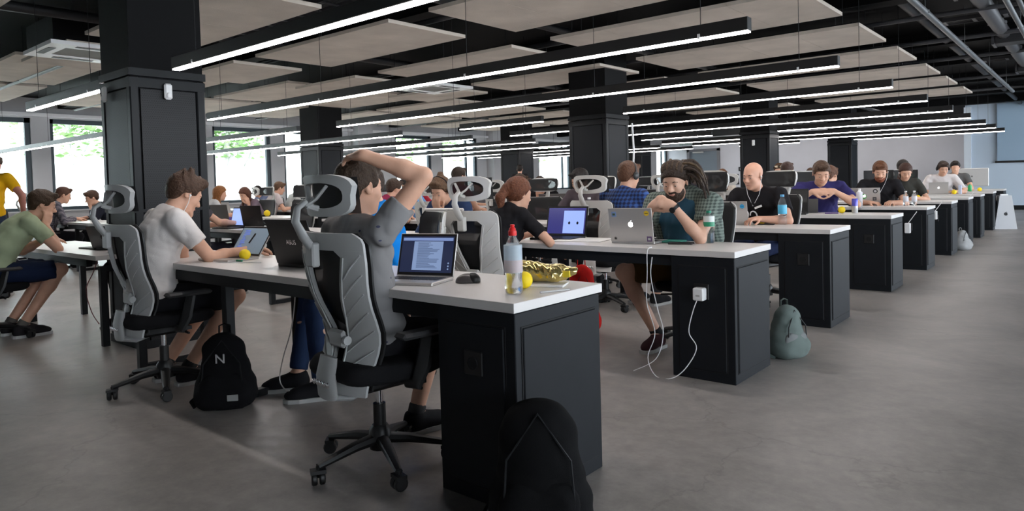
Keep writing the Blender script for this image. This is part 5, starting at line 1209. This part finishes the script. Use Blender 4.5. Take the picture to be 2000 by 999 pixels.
# empty chairs and background chairs
for lb, ck, x, y, rz in [('white-framed chair with headrest left of the raised elbow in the third row', 'white', -4.0, 3.55, .05), ('black-headrest chair at the far desks behind the dark laptops', 'white', -11.2, 6.5, PI),
    ('pale-framed chair near the left window beside the man in pale green', 'white', -10.4, 1.2, -.6), ('black-headrest chair right of the woman resting her cheek', 'grey', -8.6, 4.5, PI-.2),
    ('black chair with upright back beside the large column', 'grey', -4.35, 8.6, PI+.2), ('pale chair behind the desk end left of the column', 'white', -5.75, 2.75, PI),
    ('white-framed empty chair at the fifth row left of the hoodie', 'white', -2.3, 7.4, 0), ('white-framed empty chair behind the third desk row', 'white', -3.4, 4.5, PI+.3)]:
    chair(ck, lb, (x, y, 0), rz)
chair('white', 'low black-mesh chair back behind the man in bright blue', (-1.85, 1.12, 0), PI-.5)
for o_ in [o for o in bpy.data.objects if o.parent and o.parent.get('label', '').startswith('low black-mesh')]:
    if o_.name.split('.')[0] in ('headrest_frame', 'headrest_mesh', 'headrest_stem', 'stem_socket'):
        for c3 in list(o_.children): bpy.data.objects.remove(c3)
        bpy.data.objects.remove(o_)
# watch, badge and shirt print
q = PEOPLE[A7]; S, E, W, a = q['AR'][0]; u = unit(W-E); wt = thing('wristwatch', 'black wristwatch on the man with dreadlocks', 'watch', q['t'].location, q['t'].rotation_euler[2])
p0 = [float(v) for v in W-u*.018]; p1 = [float(v) for v in W+u*.002]
MB().tube([p0, p1], .034, 14).build('strap', M_black, wt, True); fwv = unit(q['fw']-u*(q['fw']@u)); c_ = W-u*.008+fwv*.030
MB().tube([[float(v) for v in c_], [float(v) for v in c_+fwv*.010]], .019, 14).build('watch_case', M_steel, wt, True)
q = PEOPLE[A13]; bd = thing('name_badge', 'small white clip badge on the bald man\'s black t-shirt', 'badge', q['t'].location, q['t'].rotation_euler[2])
c_ = q['ch']+q['fw']*.150-q['rt']*.06+q['d2']*.02; MB().bbox(-.035, -.004, -.009, .035, .004, .009, .002, Matrix.Translation([float(v) for v in c_]) @ Matrix.Rotation(.35, 4, 'Y')).build('badge_card', M_wht, bd)
for i, (x, z) in enumerate(((.07, -.05), (-.005, -.06))):
    c_ = q['ch']+q['fw']*.152+q['rt']*x+q['d2']*z
    MB().tube([[float(v) for v in c_+q['rt']*.032*math.cos(b)*(1 if i else .8)+q['d2']*.04*math.sin(b)] for b in [2*PI*k/14*(.8) for k in range(15)]], .006, 6).build('white_print', M_wht, q['t'], True)

# ================================================================= THINGS ON THE DESKS
ZD = .75
laptop('open silver laptop with a text page on screen before the man in grey', (-.745, .275, ZD), .32, .285, .195, 107, M_alu, screen='paper')
laptop('open silver laptop with a blue screen before the man in the white t-shirt', (-2.47, .37, ZD), .10, .30, .21, 124, M_alu, screen='blue')
laptop('black laptop with its lid to the camera behind the nearest headrest', (-1.68, .24, ZD), PI+.05, .36, .25, 106, M_black, screen='off', logo='ASUS', thick=.02)
laptop('silver laptop with stickers and a lit logo before the man with dreadlocks', (-.78, 2.135, ZD), PI+.09, .305, .225, 100, M_alu, screen='off', stickers=((.13, .82, 'sq', .017, (.20, .30, .55), (.05, .09, .05)), (.88, .85, 'hex', .019, (.75, .50, .03), (.05, .04, .02)), (.90, .10, 'sq', .017, (.12, .07, .16), (.5, .5, .5)), (.12, .10, 'round', .012, (.3, .28, .25), (.03, .03, .03))))
laptop('silver laptop with two blue hexagon stickers before the bald man', (-.90, 4.0, ZD), PI+.17, .30, .20, 103, M_alu, screen='off', stickers=((.13, .78, 'hex', .021, (.03, .30, .55), (.01, .14, .3)), (.86, .78, 'hex', .021, (.03, .30, .55), (.01, .14, .3))))
laptop('dark grey laptop with a lit logo under the laced fingers', (-.93, 6.16, ZD), PI+.30, .235, .16, 116, mat('dark_grey_metal', (.13, .125, .12), .4, .3), screen='off')
laptop('silver laptop covered in green, black and blue stickers', (-.78, 8.05, ZD), PI+.12, .36, .225, 104, M_alu, screen='off', logo='fruit', stickers=((.47, .50, 'round', .034, (.03, .35, .04), (.6, .7, .6)), (.85, .80, 'round', .028, (.02, .02, .02), (.5, .5, .5)), (.82, .35, 'sq', .022, (.03, .03, .04), (.2, .2, .2)), (.40, .14, 'round', .024, (.05, .25, .6), (.4, .5, .7))))
laptop('pale laptop before the woman with the braid', (-.92, 9.78, ZD), PI+.1, .30, .20, 104, M_silver, screen='off', logo=None)
laptop('small silver laptop with a lit logo before the man with headphones', (-.68, 12.88, ZD), PI+.2, .31, .215, 102, M_alu, screen='off')
laptop('dark-framed laptop with a navy and white screen before the red-haired woman', (-1.48, 2.36, ZD), .10, .34, .225, 104, M_steel, bez=M_black, screen='navy')
laptop('dark laptop with lid to the camera on the left desk, logo unlit', (-4.80, .42, .70), PI+.35, .30, .20, 108, mat('space_grey', (.10, .11, .115), .35, .5), screen='off', logocol=M_black)
laptop('brown-grey laptop lid at the left desks before the smiling man', (-6.2, 2.14, ZD), PI+.1, .36, .25, 100, mat('brown_grey_lid', (.075, .06, .05), .5), screen='off', logo=None)
laptop('black laptop lid in the middle distance behind the nearest headrest', (-5.45, 2.12, ZD), PI+.1, .36, .24, 100, M_black, screen='off', logo='LEN')
laptop('laptop with a bright blue-white screen used by the man in dark grey', (-5.78, 2.12, ZD), .05, .33, .22, 104, M_black, screen='light', logo=None)
laptop('silver laptop among the window-side desks with a lit logo', (-9.6, 3.95, ZD), PI+.2, .32, .22, 104, M_alu, screen='off')
laptop('wide dark grey laptop before the man covering his face', (-4.35, 6.1, ZD), PI+.3, .46, .24, 98, mat('dark_grey_metal', (.13, .125, .12), .4, .3), screen='off', logo=None)
laptop('laptop with a violet-blue screen edge before the woman in the white top', (-3.3, 9.62, ZD), PI+.2, .42, .10, 160, M_steel, screen='light', logo=None)
laptop('black open laptop right of the bald man', (-1.02, 5.95, ZD), .2, .34, .26, 100, M_black, screen='off', logo=None)
def aio(label, loc, rz, w, h, m=M_silver):
    t = thing('all_in_one_computer', label, 'computer', loc, rz)
    MB().bbox(-w/2, 0, .07, w/2, .03, .07+h, .01).build('back_shell', m, t); MB().box(-w/2+.01, -.003, .10, w/2-.01, 0, .06+h).build('display', M_black, t)
    MB().bbox(-.09, -.06, 0, .09, .10, .008, .003).build('foot', m, t); MB().tube([(0, .07, .008), (0, .06, .1), (0, .03, .16)], .03, 8, flat=(1.4, .3)).build('stand', m, t, True)
    MB().lathe([(.018, 0), (.018, .003)], 18, m=Matrix.Translation((0, .03, .07+h*.55)) @ Matrix.Rotation(-PI/2, 4, 'X')).build('round_logo', mat('grey_badge', (.16, .15, .14), .3, .5), t)
    return t
aio('silver all-in-one computer with its back to the camera in the second row', (-2.66, 2.28, .70), PI+.12, .42, .20)
aio('white all-in-one computer at the far right before the blue wall', (-.60, 16.62, ZD), PI+.1, .62, .40)
aio('dark monitor beside the far standing person', (-10.05, 11.2, ZD), PI+.2, .55, .34, M_steel)
cord('black cable lying over the silver all-in-one computer', [(-2.76, 2.2, .752), (-2.64, 2.215, .80), (-2.58, 2.215, .83), (-2.52, 2.21, .79), (-2.46, 2.19, .753)], .003, M_black)
# near desk
ms = thing('mouse', 'black and silver computer mouse on the nearest desk', 'mouse', (-.49, .295, ZD), -.9)
G = Field((-.05, -.07, -.01), (.05, .07, .05), .003); G.ell((0, -.008, .004), (.031, .052, .036), .01); G.cutplane((0, 0, .001), (0, 0, -1)); G.mesh('mouse_shell', mat('graphite_shell', (.10, .09, .09), .3, .3), ms)
G = Field((-.05, -.07, -.01), (.05, .07, .05), .003); G.ell((0, .012, .009), (.028, .035, .0335), .01); G.cutplane((0, .002, 0), (0, -1, 0)); G.cutplane((0, 0, .001), (0, 0, -1)); G.mesh('mouse_buttons', M_black, ms); MB().lathe([(.008, -.003), (.008, .003)], 12, m=Matrix.Translation((0, .022, .036)) @ Matrix.Rotation(PI/2, 4, 'Y')).build('scroll_wheel', M_silver, ms)
bottle('clear water bottle with a red sport cap on the corner of the nearest desk', (-.145, .175, ZD), .245, .034, (.75, .02, .02), (.62, .74, .82), .48, .86, .42, True, lab2=(.72, .55, .55), la=.5)
ball('yellow ball right behind the water bottle on the nearest desk', (-.185, .285, ZD), .034)
cp = thing('snack_bag', 'crumpled gold snack bag on the nearest desk', 'bag', (-.215, .43, ZD+.012), .35)
G = Field((-.16, -.10, -.01), (.16, .10, .10), .005); G.cap((-.07, 0, .035), (.06, 0, .03), .04, .036, .02, ((0, 1, 0), 1.3)); G.cap((.07, 0, .03), (.14, .01, .042), .03, .008, .02, ((0, 1, 0), 2.2)); G.cap((-.08, 0, .03), (-.135, 0, .03), .03, .010, .02, ((0, 1, 0), 2.)); G.wrinkle(.009, 55, 6); G.cutplane((0, 0, 0), (0, 0, -1)); G.mesh('foil', mat('gold_foil', (.62, .50, .20), .22, .85, var=.15, vscale=30), cp)
MB().box(.10, -.035, .02, .13, .035, .045).build('seal_strip', mat('yellow_print', (.7, .55, .03), .4, .3), cp)
slab('notebook', 'thin dark-edged notebook under the snack bag', 'notebook', (-.165, .395, ZD), .42, .17, .11, .008, M_paper)
slab('pen', 'grey pen near the right corner of the nearest desk', 'pen', (-.035, .285, ZD), 1.15, .13, .007, .007, M_silver, bev=.002)
ball('yellow ball on the desk before the man in the white t-shirt', (-2.33, .30, ZD), .033)
slab('highlighter', 'green and white marker beside the yellow ball', 'pen', (-2.31, .235, ZD), .2, .10, .012, .012, mat('green_marker', (.02, .22, .12), .4))
slab('notebook', 'pale notebook left of the yellow ball on the nearest desk', 'notebook', (-2.48, .20, ZD), .25, .24, .03, .006, M_silver)
cord('thin white cable on the nearest desk left of the black laptop', [(-2.44, .16, .753), (-2.32, .15, .753), (-2.2, .22, .753), (-2.08, .26, .753)], .0025)
# left desk
ball('yellow ball on the left desk by the man in pale green', (-5.32, .52, .70), .035); slab('phone', 'dark slim keyboard on the left desk', 'keyboard', (-5.05, .40, .70), .1, .28, .1, .012, M_steel)
cup = MB().lathe([(.02, 0), (.026, .03), (.028, .06)], 14).build('cup', mat('orange_cup', (.75, .5, .08), .4)); cup.location = (-4.55, .60, .70); tag(cup, 'small orange cup beside the hands on the left desk', 'cup')
# second row
slab('phone', 'black phone lying right of the stickered laptop', 'phone', (-.48, 2.22, ZD), .25, .15, .075, .012, M_black); slab('notebook', 'teal and white notepad behind the black phone', 'notebook', (-.60, 2.33, ZD), .1, .16, .12, .012, mat('teal_cover', (.04, .25, .20), .6))
bottle('clear bottle with a green label beside the man with dreadlocks', (-.355, 2.36, ZD), .215, .034, (.02, .22, .14), (.62, .66, .64), .72, .92, .3, lab2=(.02, .25, .13))
mag = slab('magazine', 'open white magazine before the red-haired woman', 'magazine', (-1.22, 2.2, ZD), .2, .36, .22, .008, M_paper); slab('power_adapter', 'small grey clutter on the second desk beside the woman', 'adapter', (-1.72, 2.05, ZD), .3, .08, .06, .03, M_silver)
# third row
ball('yellow ball before the bald man', (-.70, 4.20, ZD), .035); slab('phone', 'dark phone beside the yellow ball of the bald man', 'phone', (-.63, 4.10, ZD), .2, .14, .07, .009, M_steel)
bottle('water bottle with a blue label right of the bald man', (-.52, 4.19, ZD), .265, .036, (.1, .35, .6), (.08, .42, .65), .50, .72, .3)
bottle('tall clear bottle on the third desk left of the white chair', (-2.48, 4.18, ZD), .255, .036, (.75, .75, .75), (.65, .75, .80), .5, .8, .3)
G = Field((-.1, -.08, -.01), (.1, .08, .12), .007); G.ell((0, 0, .035), (.06, .05, .05), .01); G.wrinkle(.01, 50, 3); G.cutplane((0, 0, .003), (0, 0, -1)); sb = G.mesh('snack_bag', mat('yellow_black_foil', (.75, .45, .02), .4, .2)); sb.location = (-2.62, 4.08, ZD); tag(sb, 'yellow crumpled snack packet on the third desk', 'bag')
G = Field((-.14, -.08, -.01), (.14, .08, .2), .008); G.cap((0, 0, .05), (.02, 0, .13), .07, .04, .02); G.wrinkle(.012, 40, 5); G.cutplane((0, 0, .003), (0, 0, -1)); sb = G.mesh('plastic_bag', mat('pale_blue_film', (.45, .65, .72), .35)); sb.location = (-2.30, 4.14, ZD); tag(sb, 'pale blue plastic bag behind the tall clear bottle', 'bag')
G = Field((-.1, -.08, -.01), (.1, .08, .12), .007); G.ell((0, 0, .04), (.03, .03, .045), .01); G.wrinkle(.008, 50, 3); G.cutplane((0, 0, .003), (0, 0, -1)); sb = G.mesh('wrapper', mat('orange_red_wrap', (.75, .10, .02), .4)); sb.location = (-2.24, 4.0, ZD); tag(sb, 'orange-red wrapper beside the pale blue bag', 'wrapper')
slab('notebook', 'white papers on the left end of the third desk', 'papers', (-2.42, 3.95, ZD), .1, .4, .2, .01, M_paper)
# fourth row and beyond
ball('yellow ball beside the dark-blue can in the fourth row', (-.55, 6.10, ZD), .036); can('can with a blue top beside the yellow ball in the fourth row', (-.42, 6.10, ZD), .155, .03)
slab('pen', 'violet pen before the yellow ball in the fourth row', 'pen', (-.62, 5.98, ZD), .3, .13, .012, .012, mat('violet', (.08, .03, .2), .4), bev=.002)
bottle('white bottle behind the blue-topped can', (-.82, 7.95, ZD), .23, .035, (.7, .7, .7), (.65, .65, .70), .2, .9, 0, solid=M_wht)
ball('yellow ball before the woman with the braid', (-.50, 9.92, ZD), .038); 
for i, (x, y, lb) in enumerate([(-.30, 8.0, 'left clear glass bottle on the fifth desk'), (-.22, 8.08, 'right clear glass bottle on the fifth desk')]): bottle(lb, (x, y, ZD), .19, .03, (.7, .7, .7), (.6, .6, .65), .4, .7, .3)
slab('mouse', 'dark mouse under the hand of the man in the hoodie', 'mouse', (-.92, 7.92, ZD), .2, .06, .1, .03, M_steel, bev=.012); slab('papers', 'white sheet at the right end of the fifth desk', 'papers', (-.16, 7.9, ZD), .3, .2, .12, .004, M_paper)
ball('yellow ball before the man with headphones', (-.44, 12.9, ZD), .04); ball('yellow ball at the far right desk end', (-.25, 14.7, ZD), .04)
slab('cup', 'blue and white carton beside the man with headphones', 'carton', (-.36, 12.98, ZD), 0, .05, .05, .16, mat('carton_blue', (.45, .5, .65), .5)); bottle('small green bottle at the far right desk', (-.42, 14.75, ZD), .15, .035, (.02, .3, .08), (.02, .35, .1), .1, .9, 0, solid=mat('green_solid', (.02, .35, .1), .4))
slab('tissue', 'crumpled white tissue by the small green bottle', 'tissue', (-.55, 14.72, ZD), 0, .08, .08, .06, M_paper, bev=.02)
bottle('clear bottle among the window-side desks', (-6.38, 2.2, ZD), .22, .035, (.7, .7, .7), (.6, .65, .72), .4, .8, .3); slab('cup', 'purple carton beside the clear bottle by the windows', 'carton', (-6.42, 2.34, ZD), 0, .07, .06, .1, mat('purple_box', (.10, .06, .30), .5))
ball('yellow ball before the woman resting her cheek', (-8.3, 3.95, ZD), .05); slab('notebook', 'dark books stacked beside the yellow ball near the windows', 'books', (-8.5, 3.9, ZD), .1, .4, .2, .03, M_steel)
# sockets, chargers and cables at the second desk
ch_ = thing('charger', 'white charger plugged into the pedestal of the second desk', 'charger', (-.198, 1.898, .505)); MB().bbox(-.032, -.052, -.036, .032, .0, .036, .006).build('charger_body', M_wht, ch_); MB().box(-.012, -.054, -.012, .012, -.052, -.002).build('port', M_silver, ch_)
cord('white charger cable looping from the second pedestal to the floor and up', [(-.205, 1.85, .47), (-.23, 1.845, .40), (-.262, 1.86, .28), (-.222, 1.87, .19), (-.28, 1.84, .07), (-.36, 1.82, .006), (-.46, 1.82, .006), (-.525, 1.85, .10), (-.48, 1.86, .25), (-.535, 1.87, .42), (-.532, 1.875, .60), (-.53, 1.878, .735), (-.53, 1.93, .756), (-.60, 2.0, .753)], .0028)
cord('second white cable hanging under the desk beside it', [(-.50, 1.88, .70), (-.505, 1.87, .58), (-.46, 1.86, .40), (-.42, 1.85, .26), (-.47, 1.85, .10), (-.62, 1.84, .006)], .0028)
cord('white cable dangling by the jeans of the man in bright blue', [(-1.50, .10, .70), (-1.50, .10, .62), (-1.56, .11, .46), (-1.66, .12, .30), (-1.70, .12, .18), (-1.63, .11, .14), (-1.58, .10, .15)], .0032, M_silver)
cord('dim red cable curling under the left desk', [(-4.95, .42, .66), (-5.05, .40, .50), (-5.18, .38, .34), (-5.08, .38, .16), (-4.86, .36, .08)], .004, mat('dull_red', (.25, .08, .09), .5))
for i, (x, y, z) in enumerate([(-.30, 5.70, .0), (-.26, 9.37, .0)]):
    pass
def plug(lb, x, y, z):
    t = thing('charger', lb, 'charger', (x, y, z)); MB().bbox(-.03, -.05, -.06, .03, 0, .06, .006).build('charger_body', M_wht, t); MB().tube([(0, -.03, .05), (.05, -.05, .12), (.1, -.04, .2)], .004, 6).build('lead', M_wht, t, True)
plug('white power brick on the pedestal of the fifth desk', -.198, 7.575, .50); plug('white power brick on the pedestal of the sixth desk', -.198, 9.385, .56); plug('white power brick on the pedestal of the eighth desk', -.198, 12.515, .6)
# bags and boxes on the floor
backpack('black backpack with a silver letter N on the floor by the nearest desk', (-2.07, .02, 0), .85, .31, .19, .41, (.006, .006, .007), letter='N', patch=True)
backpack('large black backpack leaning on the nearest pedestal in the foreground', (.135, -.05, 0), .62, .34, .20, .475, (.0035, .0035, .004), patch=True, loop=False)
backpack('dark navy backpack under the nearest desk by the jeans', (-1.80, .66, 0), .7, .26, .18, .36, (.008, .010, .016), straps=False)
backpack('grey-green backpack slumped behind the pedestal of the second desk', (.0, 2.72, 0), 1.2, .26, .2, .34, (.12, .15, .14), (.16, .17, .17))
rb_ = backpack('bright red backpack standing behind the nearest desk and under the second', (-1.52, 2.62, 0), .7, .25, .17, .53, (.45, .012, .010), (.5, .02, .012), straps=False); 
backpack('pale bag leaning behind the sixth pedestal on the floor', (.0, 10.3, 0), 1.2, .3, .2, .3, (.3, .3, .3), straps=False)
bx = thing('computer_box', 'tapered white computer box with a black fruit logo standing by the far aisle', 'box', (.13, 14.9, 0), .35)
MB().add([(-.19, -.1, 0), (.19, -.1, 0), (.19, .12, 0), (-.19, .12, 0), (-.10, -.1, .66), (.10, -.1, .66), (.10, .12, .66), (-.10, .12, .66)], [(3, 2, 1, 0), (4, 5, 6, 7), (0, 1, 5, 4), (1, 2, 6, 5), (2, 3, 7, 6), (3, 0, 4, 7)]).build('carton', mat('white_carton', (.55, .56, .58), .5), bx)
pts, leaf = fruit_logo(.035); mm = Matrix.Translation((0, -.1005, .3)) @ Matrix.Rotation(PI/2, 4, 'X'); MB().prism(pts, 0, .002, mm).prism(leaf, 0, .002, mm).build('fruit_logo', M_black, bx)
MB().box(-.06, -.02, .66, .06, .04, .69).build('handle', M_wht, bx)
